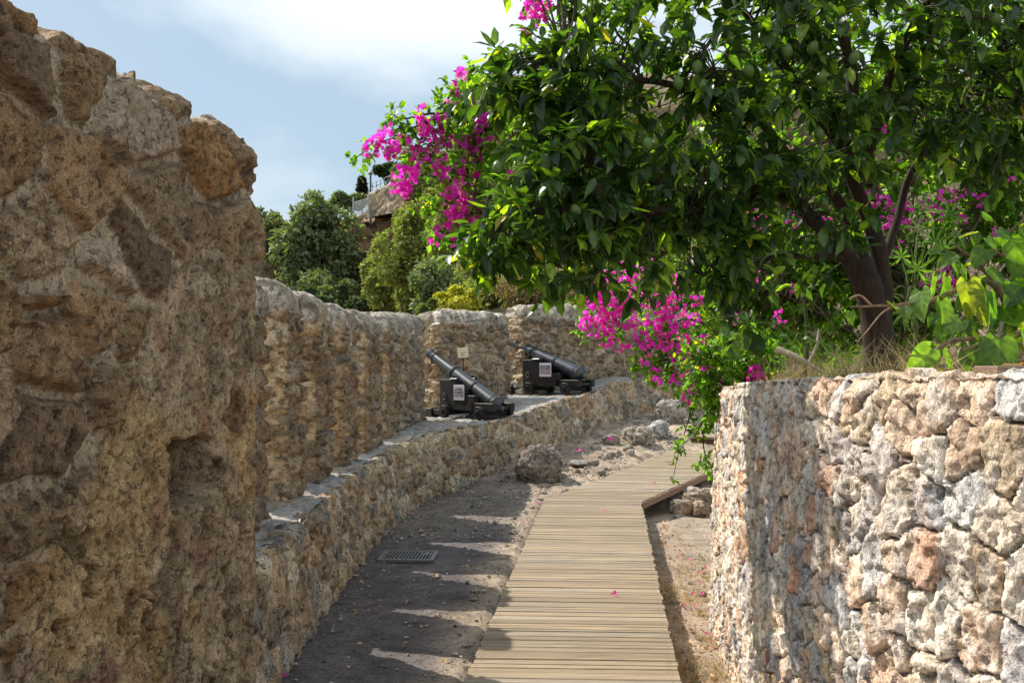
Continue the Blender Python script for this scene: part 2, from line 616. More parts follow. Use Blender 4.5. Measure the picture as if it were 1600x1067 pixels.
xs = np.arange(-3.2, 6.01, 0.045); ys = np.concatenate([np.arange(-1.5, 4.0, 0.2), np.arange(4.0, 22.5, 0.06)])
GX, GY = np.meshgrid(xs, ys, indexing="ij")
gx, gy = GX.ravel(), GY.ravel()
P2 = np.stack([gx, gy, np.zeros_like(gx)], 1)
gz = ground_base(gx, gy)
far = sstep(13.0, 15.0, gy)
gz = gz + 0.016 * fbm(P2 * 1.3, 3, 3) + (0.010 + 0.05 * far) * fbm(P2 * (5.0), 4, 5) + 0.02 * far * np.abs(fbm(P2 * 11, 3, 9))
e, r, _ = voronoi(P2 / np.array([.16, .16, 1]) + 0.3 * np.stack([fbm(P2 * 4, 2, 77), fbm(P2 * 4, 2, 78), 0 * gx], 1), 21)
peb = (r[:, 0] < 0.25 + 0.35 * far)
gz = gz + peb * 0.028 * sstep(0.02, 0.3, e) * (0.3 + far)
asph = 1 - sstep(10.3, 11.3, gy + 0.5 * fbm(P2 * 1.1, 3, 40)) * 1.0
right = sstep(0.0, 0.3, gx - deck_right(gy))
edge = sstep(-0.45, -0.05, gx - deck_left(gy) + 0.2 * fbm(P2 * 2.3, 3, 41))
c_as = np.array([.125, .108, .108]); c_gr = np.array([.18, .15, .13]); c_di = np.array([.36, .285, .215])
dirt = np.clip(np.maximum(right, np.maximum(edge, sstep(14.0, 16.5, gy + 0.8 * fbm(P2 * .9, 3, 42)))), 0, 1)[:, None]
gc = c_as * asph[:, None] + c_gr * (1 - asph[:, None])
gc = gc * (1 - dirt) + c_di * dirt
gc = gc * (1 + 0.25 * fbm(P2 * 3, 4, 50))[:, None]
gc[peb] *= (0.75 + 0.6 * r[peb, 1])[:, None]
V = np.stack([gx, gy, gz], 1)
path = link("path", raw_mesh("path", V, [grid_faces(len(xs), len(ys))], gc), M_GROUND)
tag(path, "grey gravel and earth path between the ledge and the boardwalk", "path", kind="structure")

m = MB()
m.add([(-900, -900, -9), (900, -900, -9), (900, 900, -9), (-900, 900, -9)], [np.array([[0, 1, 2, 3]])], (.2, .16, .1))
tag(m.build("ground", M_HILL), "dry ground reaching far beyond the fortress walls", "ground", kind="structure")

# ================================================================== retaining wall on the right
ret_plan = [(2.6, 1.6), (2.05, 2.5), (1.62, 3.4), (1.40, 4.2), (1.31, 5.0), (1.31, 5.7), (1.36, 6.4), (1.47, 7.4), (1.63, 8.4), (1.95, 9.3), (2.6, 9.9), (3.6, 10.2), (5.0, 10.3)]
pp = curve_pts(ret_plan, 900)
pp, al = arc_resample(pp, 900)
tan = unit(np.gradient(pp, axis=0))
nrm2 = np.stack([-tan[:, 1], tan[:, 0]], 1)       # towards the boardwalk


def ret_top(Y):
    return 1.52 + 0.155 * sstep(9.0, 3.2, Y)


zt = np.where(True, 1.52 + 0.15 * (1 - sstep(3.2, 9.0, pp[:, 1])), 0)
nv = 215
prof_v = np.linspace(0, 1, nv)
ntop = 26
Vw = np.zeros((len(pp), nv + ntop, 3)); Lc = np.zeros_like(Vw)
for j in range(nv):
    z = -0.4 + (zt + 0.4) * prof_v[j]
    off = 0.05 * (1 - (z / 1.6))
    rnd = 0.03 * sstep(0.96, 1.0, prof_v[j])
    q = pp + nrm2 * (off - rnd)[:, None]
    Vw[:, j, :2] = q; Vw[:, j, 2] = z
    Lc[:, j] = np.stack([al, 0 * al, z], 1)
for j in range(ntop):
    d = 0.04 + 0.36 * (j + 1) / ntop
    q = pp - nrm2 * d
    Vw[:, nv + j, :2] = q
    Vw[:, nv + j, 2] = zt + 0.004 - 0.5 * sstep(0.33, 0.40, d)
    Lc[:, nv + j] = np.stack([al, 0 * al + d, zt], 1)
Vf = Vw.reshape(-1, 3); Lf = Lc.reshape(-1, 3)
Q = grid_faces(len(pp), nv + ntop)
N = normals(Vf, Q)
cen = np.stack([nrm2[:, 0], nrm2[:, 1]], 1).repeat(nv + ntop, 0)
if (N[:, :2] * cen).sum() < 0:
    N = -N; Q = Q[:, ::-1]
big = sstep(5.6, 4.3, Vf[:, 1]) * sstep(0.1, 1.0, Vf[:, 2])
h1, m1, r1 = rubble(Lf, (.12, .17, .16), 301, amp=0.022, mort=0.018, soft=0.055, warp=0.14, tilt=1.0, rough=0.009, wscale=1.8, facet=.016)
h2, m2, r2 = rubble(Lf, (.17, .22, .22), 302, amp=0.025, mort=0.016, soft=0.05, warp=0.14, tilt=1.0, rough=0.010, wscale=1.8, facet=.022)
near = (Lf[:, 0] < 2.95 + 0.10 * np.sin(Lf[:, 2] * 9))
h = np.where(near, h2, h1); mm = np.where(near, m2, m1); r = np.where(near[:, None], r2, r1)
palR = [(.48, .45, .42), (.60, .54, .46), (.62, .54, .44), (.54, .385, .275), (.60, .44, .32), (.56, .43, .29), (.34, .325, .32), (.44, .255, .17), (.64, .53, .41), (.44, .42, .42), (.52, .375, .25)]
cw = 1.12 * pick(palR, r[:, 0]) * (0.8 + 0.4 * r[:, 2])[:, None]
vein = fbm(Lf * np.array([3.5, 3.5, 1.6]), 5, 310)
vein2 = fbm(Lf * np.array([13, 13, 7.0]), 5, 311)
warm = sstep(-.05, .35, vein)[:, None]
cw = cw * (1 - .45 * warm) + .45 * warm * np.array([.62, .48, .37])
cool = sstep(.02, .3, vein2)[:, None]
cw = cw * (1 - .4 * cool) + .4 * cool * np.array([.70, .67, .62])
cw = cw * (1 - mm[:, None]) + mm[:, None] * np.array([.20, .155, .115])
strat = np.abs(fbm(Lf * np.array([26, 26, 8.0]), 3, 312))
h = h - 0.006 * strat * (1 - mm) - .02 * mm
Vf = Vf + N * (h - 0.03)[:, None]
ret = link("retaining_wall", raw_mesh("retaining_wall", Vf, [Q], cw), M_RET)
tag(ret, "sunlit curved dry stone retaining wall of grey and pink stones beside the boardwalk", "retaining wall")
RET = (pp, nrm2, zt)

# terrace behind the retaining wall
nt = 60
rows = []
for j in range(nt):
    d = 0.25 + 7.5 * (j / (nt - 1)) ** 1.6
    q = pp[::6] - nrm2[::6] * d
    z = zt[::6] - 0.04 + 0.10 * d * sstep(0, 0.6, d) ** 1
    rows.append(np.stack([q[:, 0], q[:, 1], z], 1))
Vt = np.stack(rows, 1).reshape(-1, 3)
Vt[:, 2] += 0.05 * fbm(Vt * 2.2, 4, 350) + 0.02 * fbm(Vt * 9, 3, 351)
Qt = grid_faces(len(pp[::6]), nt)
if normals(Vt, Qt)[:, 2].mean() < 0:
    Qt = Qt[:, ::-1]
ct = np.array([.24, .18, .11]) * (1 + .4 * fbm(Vt * 3, 4, 352))[:, None]
terr = link("terrace_ground", raw_mesh("terrace_ground", Vt, [Qt], ct), M_GROUND)
tag(terr, "dry earth of the planted terrace held up by the retaining wall", "terrace", kind="structure")


# ================================================================== closed stone bodies
def ring_solid(name, p0, p1, T, z0, z1, mat, parent, side=1, rt=0.2, rc=0.08, ds=(0.02, 0.03, 0.06), dz=0.02, fn=None, z1b=None, bend=0.0, endround=None):
    """wall piece whose inner face runs p0 -> p1; thickness T to the left of that direction (side=1) or to the right"""
    p0 = np.asarray(p0, float); p1 = np.asarray(p1, float)
    L = np.linalg.norm(p1 - p0); d = (p1 - p0) / L
    nl = np.array([-d[1], d[0]]) * side
    per = []
    def seg(a, b, s):
        n = max(2, int(np.linalg.norm(np.subtract(b, a)) / s))
        for k in range(n):
            t = k / n
            per.append((a[0] + (b[0] - a[0]) * t, a[1] + (b[1] - a[1]) * t))
    def arc(cx, cy, a0, a1):
        n = max(3, int(rc * 1.57 / ds[0]))
        for k in range(n):
            t = a0 + (a1 - a0) * k / n
            per.append((cx + rc * math.cos(t), cy + rc * math.sin(t)))
    pi = math.pi
    seg((rc, 0), (L - rc, 0), ds[0]); arc(L - rc, rc, -pi / 2, 0)
    seg((L, rc), (L, T - rc), ds[1]); arc(L - rc, T - rc, 0, pi / 2)
    seg((L - rc, T), (rc, T), ds[2]); arc(rc, T - rc, pi / 2, pi)
    seg((0, T - rc), (0, rc), ds[1]); arc(rc, rc, pi, 1.5 * pi)
    per = np.array(per)
    er = rt if endround is None else endround
    lev = [(z, 0.0, 0.0) for z in np.arange(z0, z1 - rt, dz)]
    k = max(4, int(rt * 1.57 / dz))
    for i in range(k + 1):
        t = i / k * pi / 2
        lev.append((z1 - rt + rt * math.sin(t), rt * (1 - math.cos(t)), er * (1 - math.cos(t))))
    rest = T / 2 - rt
    kk = max(1, int(rest / max(dz, 0.02)))
    for i in range(1, kk + 1):
        s = rt + rest * i / kk
        lev.append((z1 + 0.02 * rest * math.sin(i / kk * pi / 2), min(s, T / 2 - 1e-4), er + 0.3 * rest * i / kk))
    V = []; LC = []
    for z, s, se in lev:
        a = se + per[:, 0] * (L - 2 * se) / L
        b = s + per[:, 1] * (T - 2 * s) / T
        zz = z
        if z1b is not None:
            zz = z + (z1b - z1) * (a / L) * np.clip((z - z0) / (z1 - z0), 0, 1)
        bb = b + bend * 4 * (a / L) * (1 - a / L)
        q = p0 + a[:, None] * d + bb[:, None] * nl
        V.append(np.stack([q[:, 0], q[:, 1], np.broadcast_to(zz, a.shape)], 1))
        LC.append(np.stack([a, b, np.broadcast_to(zz, a.shape)], 1))
    n = len(per); nl_ = len(lev)
    V = np.stack(V, 1).reshape(-1, 3); LC = np.stack(LC, 1).reshape(-1, 3)
    Q = grid_faces(n, nl_, True)
    N = normals(V, Q)
    c = V.mean(0)
    if ((V - c) * N).sum() < 0:
        N = -N; Q = Q[:, ::-1]
    h, colr = fn(LC, V)
    V = V + N * h[:, None]
    return link(name, raw_mesh(name, V, [Q], colr), mat, parent)


# ---- the big eroded wall on the left
E = np.array([-1.185, 5.0]); S = np.array([-1.845, 2.2])
LW = np.linalg.norm(E - S)


def big_wall(LC, V):
    u, b, z = LC[:, 0], LC[:, 1], LC[:, 2]
    P = LC
    hs, ms, rs = rubble(P, (.36, .6, .28), 401, amp=0.062, mort=0.062, soft=0.11, warp=0.13, tilt=0.5, rough=0.013, facet=.012)
    pal = [(.29, .185, .10), (.24, .16, .09), (.29, .205, .12), (.20, .135, .08), (.33, .235, .145), (.26, .165, .085), (.38, .29, .205), (.30, .17, .075)]
    cs = pick(pal, rs[:, 0]) * (0.8 + .35 * rs[:, 2])[:, None]
    sm = np.array([.42, .335, .235]) * (1 + .12 * fbm(P * 9, 3, 430))[:, None]
    cs = cs * (1 - ms[:, None]) + ms[:, None] * sm
    pit = sstep(.22, .32, fbm(P * 15, 4, 431))
    pit = pit * (1 - ms) * sstep(-.1, .3, fbm(P * 2.7, 2, 437))
    hs = hs - 0.018 * pit - 0.008 * sstep(.2, .5, fbm(P * 34, 3, 436)) * (1 - ms) + .006 * ms * fbm(P * 7, 3, 438)
    cs = cs * (1 - .3 * pit)[:, None]
    # eroded render over the lower right: pitted, streaked down the face
    St = np.array([1, 1, .5])
    w = np.stack([fbm(P * 3, 3, 432), fbm(P * 3, 3, 433), fbm(P * 3, 3, 434)], 1) * .25
    n1 = fbm((P + w) * 5 * St, 5, 440); n2 = fbm((P + w) * 14 * St, 5, 441); n3 = fbm(P * 38 * np.array([1, 1, .6]), 3, 442)
    holes = sstep(.24, .34, fbm((P + .5 * w) * 11 * np.array([1, 1, .6]), 3, 443)) * sstep(.0, .35, fbm(P * 2.2, 2, 444) + .1)
    he = 0.012 * n1 + 0.020 * n2 - 0.018 * np.abs(n2) + 0.007 * n3 - 0.05 * holes + 0.012 - .014 * sstep(.24, .32, fbm((P + .5 * w) * 24 * np.array([1, 1, .6]), 3, 445))
    ce = np.array([.325, .24, .15])[None] * (1 + 0.45 * n2 + .25 * n3)[:, None]
    gr = sstep(.0, .4, fbm((P + w) * 3.2 * St, 4, 450))[:, None]
    ce = ce * (1 - .7 * gr) + .7 * gr * np.array([.17, .125, .075]) * (1 + .3 * n3)[:, None]
    pl = sstep(.08, .38, fbm((P + w) * 6 * St, 5, 451))[:, None]
    ce = ce * (1 - .6 * pl) + .6 * pl * np.array([.47, .37, .24])
    orng = sstep(.22, .45, fbm(P * np.array([2.1, 2.1, 1.5]), 3, 452) + .45 * np.exp(-(((u - 1.95) / .22) ** 2 + ((z - .75) / .35) ** 2)))[:, None]
    ce = ce * (1 - .48 * orng) + .48 * orng * np.array([.46, .29, .11])
    red = sstep(.34, .5, fbm(P * 5.5, 3, 453))[:, None]
    ce = ce * (1 - .6 * red) + .6 * red * np.array([.26, .12, .08])
    ce = ce * (1 - .45 * holes)[:, None]
    # border of the render (its upper left edge steps down away from the end)
    line = np.interp(u, [0, 1.15, 1.45, 1.75, 1.95, 2.15, 2.35, 2.7, 3.0], [.3, .75, 1.25, 1.55, 1.95, 2.12, 2.2, 2.22, 2.22])
    k = sstep(-.05, .05, line - z + .16 * fbm(P * 4.5, 3, 460)) * sstep(.9, 1.1, u)
    k = k * (1 - sstep(.3, .6, b)) + sstep(.3, .6, b) * .5
    h = (hs - .012) * (1 - k) + (he + .15 * hs) * k - .02
    c = cs * (1 - k[:, None]) + ce * k[:, None]
    lip = np.exp(-((line - z + .16 * fbm(P * 4.5, 3, 460)) / .03) ** 2) * sstep(.9, 1.1, u) * (b < .1)
    h = h - .03 * lip * sstep(-.1, .3, fbm(P * 3, 2, 461))
    # the square putlog hole
    front = (b < .06)
    uh = u + .02 * fbm(P * 9, 3, 470); zh = z + .025 * fbm(P * 9, 3, 471)
    u0, u1 = HOLE[0], HOLE[1]
    hole = sstep(u0 - .012, u0 + .012, uh) * (1 - sstep(u1 - .05, u1 + .07, uh)) * sstep(HOLE[2] - .03, HOLE[2] + .03, zh) * (1 - sstep(HOLE[3] - .02, HOLE[3] + .02, zh + .35 * np.maximum(0, u0 + .10 - u) * 0))
    hole = hole * front
    h = h - .6 * hole * (1 - .35 * sstep(u0 + .08, u1 + .03, uh))
        # broken top edge
    top = sstep(2.5, 2.75, z)
    h = h + top * .05 * fbm(P * 4, 3, 480)
    return h, c


def wall_u(px):
    """distance along the big wall's face of the photo column px"""
    k = (px - 800) / F
    d = (E - S) / LW
    # S + d u : x = k y
    return (k * S[1] - S[0]) / (d[0] - k * d[1])


ua, ub = wall_u(270), wall_u(330)
yh = S[1] + (E - S)[1] / LW * ua
HOLE = (ua, ub, EYE - (790 - HY) * yh / F, EYE - (692 - HY) * yh / F)
bw = ring_solid("old_wall", S, E, .85, -.25, 2.955, M_WALL, None, side=1, rt=.24, rc=.06, ds=(.0075, .014, .05), dz=.0078, fn=big_wall, endround=.07, z1b=2.835)
tag(bw, "tall brown eroded rubble wall with a square hole, standing close by the path", "stone wall")


# ---- parapet with merlons, ledge
ZL = [(-1.33, 4.97, -1.80, 4.97, .65), (-1.32, 5.7, -1.70, 5.7, .66), (-1.36, 9.6, -1.66, 9.6, .72), (-1.28, 12, -1.62, 12.0, .72), (-1.07, 13.6, -1.5, 14.2, .79),
      (-.56, 14.7, -1.42, 16.0, .835), (-.13, 15.6, -1.15, 17.3, .87), (.70, 16.8, -.2, 18.35, 1.09), (1.36, 18.0, .6, 19.3, 1.20), (2.04, 19.0, 1.6, 20.2, 1.42), (2.7, 19.3, 2.6, 21.2, 1.45), (3.9, 19.5, 3.9, 21.8, 1.47)]
zl = curve_pts(ZL, 1400)
_, ld = arc_resample(zl[:, :2], 1400)
dd = np.concatenate([[0], np.cumsum(np.linalg.norm(np.diff(zl[:, :2], axis=0), axis=1))])
tt = np.linspace(0, dd[-1], 1500)
zl = np.stack([np.interp(tt, dd, zl[:, k]) for k in range(5)], 1)
Fp, Bp, Zt = zl[:, :2], zl[:, 2:4], zl[:, 4]
tan = unit(np.gradient(Fp, axis=0))
nout = np.stack([tan[:, 1], -tan[:, 0]], 1)       # towards the path
ledge = thing("stone_ledge", "low ochre rubble ledge with a paved top running along the parapet", "ledge", (-1.3, 5.7, 0))
nv = 70; nb = 8
Vw = np.zeros((len(tt), nv + nb, 3)); Lc = np.zeros_like(Vw)
for j in range(nv):
    f = j / (nv - 1)
    z = -0.25 + (Zt + 0.25) * f
    q = Fp + nout * (0.06 * (1 - f) - 0.02 * sstep(.93, 1, f))
    Vw[:, j, :2] = q; Vw[:, j, 2] = z; Lc[:, j] = np.stack([tt, 0 * tt, z], 1)
for j in range(nb):
    d = .02 + .14 * (j + 1) / nb
    Vw[:, nv + j, :2] = Fp - nout * d
    Vw[:, nv + j, 2] = Zt - .05 * sstep(.08, .16, d); Lc[:, nv + j] = np.stack([tt, 0 * tt + d, Zt], 1)
Vf = Vw.reshape(-1, 3); Lf = Lc.reshape(-1, 3)
Q = grid_faces(len(tt), nv + nb)
N = normals(Vf, Q)
if (N[:, :2] * nout.repeat(nv + nb, 0)).sum() < 0:
    N = -N; Q = Q[:, ::-1]
h, mk, r = rubble(Lf, (.22, .3, .2), 501, amp=.042, mort=.06, soft=.16, warp=.18, tilt=.8, rough=.02, facet=.014)
palM = [(.34, .235, .125), (.30, .22, .14), (.43, .33, .21), (.25, .19, .125), (.40, .27, .135), (.26, .235, .20), (.46, .37, .25), (.33, .215, .11)]
palM = [tuple(.74 * np.array(c) + .26 * np.dot(c, (.3, .55, .15))) for c in palM]
cl = pick(palM, r[:, 0]) * (.85 + .35 * r[:, 2])[:, None]
MORT = np.array([.50, .40, .28])
cl = cl * (1 - mk[:, None]) + mk[:, None] * MORT
patch = sstep(.1, .4, fbm(Lf * 1.6, 3, 510))[:, None]
cl = cl * (1 - .4 * patch) + .4 * patch * np.array([.44, .35, .24])
wornk = sstep(.0, .4, fbm(Lf * 1.1, 3, 511) + .35 * sstep(4.5, 2.0, Lf[:, 0]))
h = h * (1 - .35 * wornk) + .03 * wornk * fbm(Lf * np.array([9, 9, 4]), 4, 512)
Vf = Vf + N * (h - .012)[:, None]
link("rubble_face", raw_mesh("rubble_face", Vf - np.array(ledge.location), [Q], cl), M_MER, ledge)
# paved top: from just inside the front edge to under the merlons
npv = 46
Vp = []
ext = unit(Bp - Fp)
for j in range(npv):
    f = j / (npv - 1)
    q = Fp - nout * .05 + (Bp + ext * .75 - Fp + nout * .05) * f
    Vp.append(np.stack([q[:, 0], q[:, 1], Zt + .004], 1))
st = 2
Vp = np.stack(Vp, 1)[::st].reshape(-1, 3)
Qp = grid_faces(len(tt[::st]), npv)
if normals(Vp, Qp)[:, 2].mean() < 0:
    Qp = Qp[:, ::-1]
h, mk, r = rubble(Vp * np.array([1, 1, 0]), (.3, .34, 1), 520, mid=2, amp=.022, mort=.04, soft=.12, warp=.2, tilt=.5, rough=.012)
cp = pick([(.36, .35, .34), (.32, .315, .32), (.40, .38, .35), (.38, .33, .27), (.30, .30, .31)], r[:, 0]) * (.85 + .3 * r[:, 2])[:, None]
cp = cp * (1 - mk[:, None]) + mk[:, None] * np.array([.33, .27, .21])
Vp[:, 2] += h - .01
link("paved_top", raw_mesh("paved_top", Vp - np.array(ledge.location), [Qp], cp), M_PAVE, ledge)


def ledge_z(x, y):
    i = np.argmin(((Fp + Bp) / 2 - np.array([x, y])) [:, 0] ** 2 + ((Fp + Bp) / 2 - np.array([x, y]))[:, 1] ** 2)
    return Zt[i]


parapet = thing("parapet_wall", "battlemented ochre rubble parapet with rounded merlons curving behind the cannons", "parapet", (-1.6, 7.8, .6))
ploc = np.array(parapet.location)


def merlon_fn(seed, ztop, zbot, L):
    def fn(LC, V):
        P = LC + np.array([seed * 3.1, 0, 0])
        h, mk, r = rubble(P, (.25, .4, .14), 600 + seed, amp=.048, mort=.06, soft=.15, warp=.18, tilt=.7, rough=.024, facet=.016)
        # inner face darkened, embrasure jambs yellowed: bounce-light contrast painted into the colour
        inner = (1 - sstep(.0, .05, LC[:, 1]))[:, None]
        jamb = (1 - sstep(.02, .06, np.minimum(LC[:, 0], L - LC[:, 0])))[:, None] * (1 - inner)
        # top course: stones on edge under a lime cap
        hc, mc, rc_ = rubble(P, (.21, .6, .5), 650 + seed, amp=.04, mort=.06, soft=.18, warp=.16, tilt=.5, rough=.016)
        zz = LC[:, 2]
        cap = sstep(-.03, .03, zz - (ztop - .24) + .04 * fbm(P * 3, 2, 660))
        c1 = pick(palM, r[:, 0]) * (.85 + .4 * r[:, 2])[:, None]
        orange = sstep(.15, .4, fbm(P * 2.5, 3, 662))[:, None]
        c1 = c1 * (1 - .18 * orange) + .18 * orange * np.array([.42, .29, .14])
        m1 = mk[:, None]
        c1 = c1 * (1 - m1) + m1 * np.array([.47, .385, .285])
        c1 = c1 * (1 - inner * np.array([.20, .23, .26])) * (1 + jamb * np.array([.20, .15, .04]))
        c2 = np.array([.31, .265, .21]) * (.8 + .4 * rc_[:, 2])[:, None]
        m2 = mc[:, None]
        c2 = c2 * (1 - m2) + m2 * np.array([.54, .49, .42])
        lime = sstep(.05, .35, fbm(P * 5, 4, 664) + .3 * sstep(ztop - .12, ztop - .01, zz) - .2)[:, None]
        c2 = c2 * (1 - .4 * lime) + .4 * lime * np.array([.50, .47, .42])
        h = h * (1 - cap) + hc * cap
        c = c1 * (1 - cap[:, None]) + c2 * cap[:, None]
        h = h + .02 * fbm(P * 2.2, 3, 666)
        return h - .02, c
    return fn


MER = [((-1.62, 4.6), (-1.62, 5.45), .62, 2.25, 2.27, .62), ((-1.62, 6.1), (-1.61, 6.95), .64, 2.27, 2.29, .69),
       ((-1.61, 7.66), (-1.60, 8.08), .67, 2.32, 2.31, .69), ((-1.61, 8.78), (-1.60, 9.38), .71, 2.30, 2.30, .69), ((-1.60, 10.07), (-1.60, 10.90), .72, 2.28, 2.28, .69),
       ((-1.60, 11.6), (-1.58, 12.72), .72, 2.30, 2.31, .69), ((-1.58, 13.42), (-1.37, 16.45), .74, 2.36, 2.48, .66),
       ((-1.17, 17.2), (-.04, 18.4), .90, 2.62, 2.62, .6), ((.2, 19.0), (7.5, 24.4), 1.05, 2.80, 2.9, .6)]
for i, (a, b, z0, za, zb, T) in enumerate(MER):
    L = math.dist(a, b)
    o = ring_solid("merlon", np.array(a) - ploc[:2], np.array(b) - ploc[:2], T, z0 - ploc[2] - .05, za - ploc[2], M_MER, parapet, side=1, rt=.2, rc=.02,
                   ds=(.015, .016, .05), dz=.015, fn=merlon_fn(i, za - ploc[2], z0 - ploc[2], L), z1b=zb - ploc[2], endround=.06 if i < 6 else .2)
# outer sill that carries the merlons, seen through the gaps
mb_pts = [(-2.2, 3.0), (-2.2, 8), (-2.2, 12.5), (-2.05, 16.6), (-1.5, 18.0), (-.4, 19.3), (.6, 20.4), (4.4, 23.2)]
mb_pts = [(x - .3 * (y < 14), y) for x, y in mb_pts]
q = curve_pts(mb_pts, 200)
tq = unit(np.gradient(q, axis=0)); nq = np.stack([-tq[:, 1], tq[:, 0]], 1)
Vs = []
for off, z in ((-.35, .50), (.0, .50), (.12, .42), (.14, 0), (.2, -8.0)):
    w = q + nq * off
    zz = np.interp(np.arange(200), [0, 80, 130, 160, 199], [0, .08, .3, .5, .6]) + z if z > -1 else np.full(200, z)
    Vs.append(np.stack([w[:, 0], w[:, 1], zz], 1))
Vs = np.stack(Vs, 1).reshape(-1, 3) - ploc
Qs = grid_faces(200, 5)
N = normals(Vs, Qs)
if N[:, 2].mean() < 0:
    Qs = Qs[:, ::-1]
link("outer_face", raw_mesh("outer_face", Vs, [Qs], np.full((len(Vs), 3), .33) * np.array([1, .8, .55])), M_MER, parapet)


# ================================================================== boardwalk
def plank_mesh(edges_l, edges_r, th=.035, gap=.007, seed=0):
    """edges: points along left and right edge, plank k between k and k+1"""
    g = np.random.default_rng(seed)
    m = MB()
    V = []
    for k in range(len(edges_l) - 1):
        a, b, c, d = edges_l[k], edges_r[k], edges_r[k + 1], edges_l[k + 1]
        ax = unit(b - a)
        fw = unit(d - a)
        a = a - ax * g.uniform(-.006, .012); d = d - ax * 0 + (a - edges_l[k]); b = b + ax * g.uniform(-.006, .012); c = c + (b - edges_r[k])
        lift = g.uniform(-.002, .003)
        wid = np.linalg.norm(d - a)
        s = gap / wid / 2 * g.uniform(.6, 2.0)
        a2, d2 = a + (d - a) * s, d - (d - a) * s
        b2, c2 = b + (c - b) * s, c - (c - b) * s
        up = np.array([0, 0, 1.0])
        bev = .006
        # local frame: x along the plank
        t0 = g.uniform(-.002, .002); t1 = g.uniform(-.002, .002)
        top = [a2 + (d2 - a2) * bev / wid, b2 + (c2 - b2) * bev / wid, c2 - (c2 - b2) * bev / wid, d2 - (d2 - a2) * bev / wid]
        top = [p + up * (lift + t) for p, t in zip(top, (t0, t1, t1, t0))]
        mid = [p + up * (lift - bev) for p in (a2, b2, c2, d2)]
        bot = [p + up * (-th) for p in (a2, b2, c2, d2)]
        P = np.array(top + mid + bot)
        base = np.array([.30, .232, .155]) if g.random() < .72 else np.array([.325, .27, .20])
        if g.random() < .13:
            base = np.array([.33, .255, .175])
        col = base * g.uniform(.82, 1.13)
        Q = [[0, 1, 2, 3]]
        for r0 in (0, 4):
            for q in range(4):
                q2 = (q + 1) % 4
                Q.append([r0 + q2, r0 + q, r0 + 4 + q, r0 + 4 + q2])
        Q.append([11, 10, 9, 8])
        m.add(P, [np.array(Q)], col)
        for fx in (.035, .965):
            cpt = (top[0] + (top[1] - top[0]) * fx + top[3] + (top[2] - top[3]) * fx) / 2 + g.normal(size=3) * np.array([.006, .008, 0]) + up * .0015
            e1, e2 = ax * .0035, unit(fw) * .0035
            m.add(np.array([cpt - e1 - e2, cpt + e1 - e2, cpt + e1 + e2, cpt - e1 + e2]), [np.array([[0, 1, 2, 3]])], (.09, .07, .05))
    return m


def edge_line(p, q, n, jit, seed):
    g = np.random.default_rng(seed)
    t = np.linspace(0, 1, n + 1)
    t[1:-1] += g.uniform(-jit, jit, n - 1) / n
    return np.asarray(p)[None] * (1 - t[:, None]) + np.asarray(q)[None] * t[:, None]


Y0, Y1 = -1.0, 13.2
deck1 = thing("boardwalk", "long straight stretch of weathered plank boardwalk in the foreground", "boardwalk", (.1, 6, 0), group=None)
n1 = 158
el = edge_line((deck_left(Y0), Y0, 0), (deck_left(Y1), Y1, 0), n1, .34, 5)
er = edge_line((deck_right(Y0), Y0, 0), (deck_right(Y1) - .02, Y1 - .12, 0), n1, 0, 5)
er[1:-1] = er[0] + (er[-1] - er[0]) * ((el[1:-1, 1] - Y0) / (Y1 - Y0))[:, None]
off = np.array([.1, 6, 0])
plank_mesh(el - off, er - off, seed=3).build("planks", M_WOOD, deck1)
m = MB()
for s in (.12, .5, .88):
    a = el[0] * (1 - s) + er[0] * s; b = el[-1] * (1 - s) + er[-1] * s
    m.tube([a - off + (0, 0, -.085), b - off + (0, 0, -.085)], .05, 4, (.16, .12, .09))
m.build("joists", M_WOOD, deck1)
for k in range(9):
    Y = 1.5 + 1.45 * k
    x = deck_right(Y) - .09
    m = MB()
    m.box((-.04, -.04, -.4), (.04, .04, -.04), col=(.15, .11, .08))
    m.build("support_post", M_WOOD, deck1).location = np.array([x, Y, 0]) - off

deck2 = thing("boardwalk", "short angled stretch of boardwalk climbing right past the bend", "boardwalk", (1.9, 15, .2))
off = np.array([1.9, 15, .2])
n2 = 46
A0 = np.array([deck_left(Y1), Y1 + .012, .002]); A1 = np.array([2.80, 17.0, .40])
B0 = np.array([deck_right(Y1) - .02, Y1 - .108, .002]); B1 = np.array([3.84, 16.40, .40])
el = edge_line(A0, A1, n2, .15, 8); er = edge_line(B0, B1, n2, 0, 8)
plank_mesh(el - off, er - off, seed=4).build("planks", M_WOOD, deck2)
m = MB()
d = unit(B1 - B0); up = np.array([0, 0, 1.0]); sd = np.array([d[1], -d[0], 0])
P = []
for p in (B0 + d * .0, B1):
    for du, ds_ in ((-.010, .004), (-.010, .026), (-.085, .026), (-.085, .004)):
        P.append(p + up * du + sd * ds_ - off)
m.add(np.array(P), [np.array([[0, 1, 5, 4], [1, 2, 6, 5], [2, 3, 7, 6], [3, 0, 4, 7], [3, 2, 1, 0], [4, 5, 6, 7]])], (.30, .19, .13))
m.build("side_board", M_WOOD, deck2)
m = MB()
for s in (.15, .8):
    a = el[0] * (1 - s) + er[0] * s; b = el[-1] * (1 - s) + er[-1] * s
    m.tube([a - off + (0, 0, -.085), b - off + (0, 0, -.085)], .05, 4, (.16, .12, .09))
m.build("joists", M_WOOD, deck2)

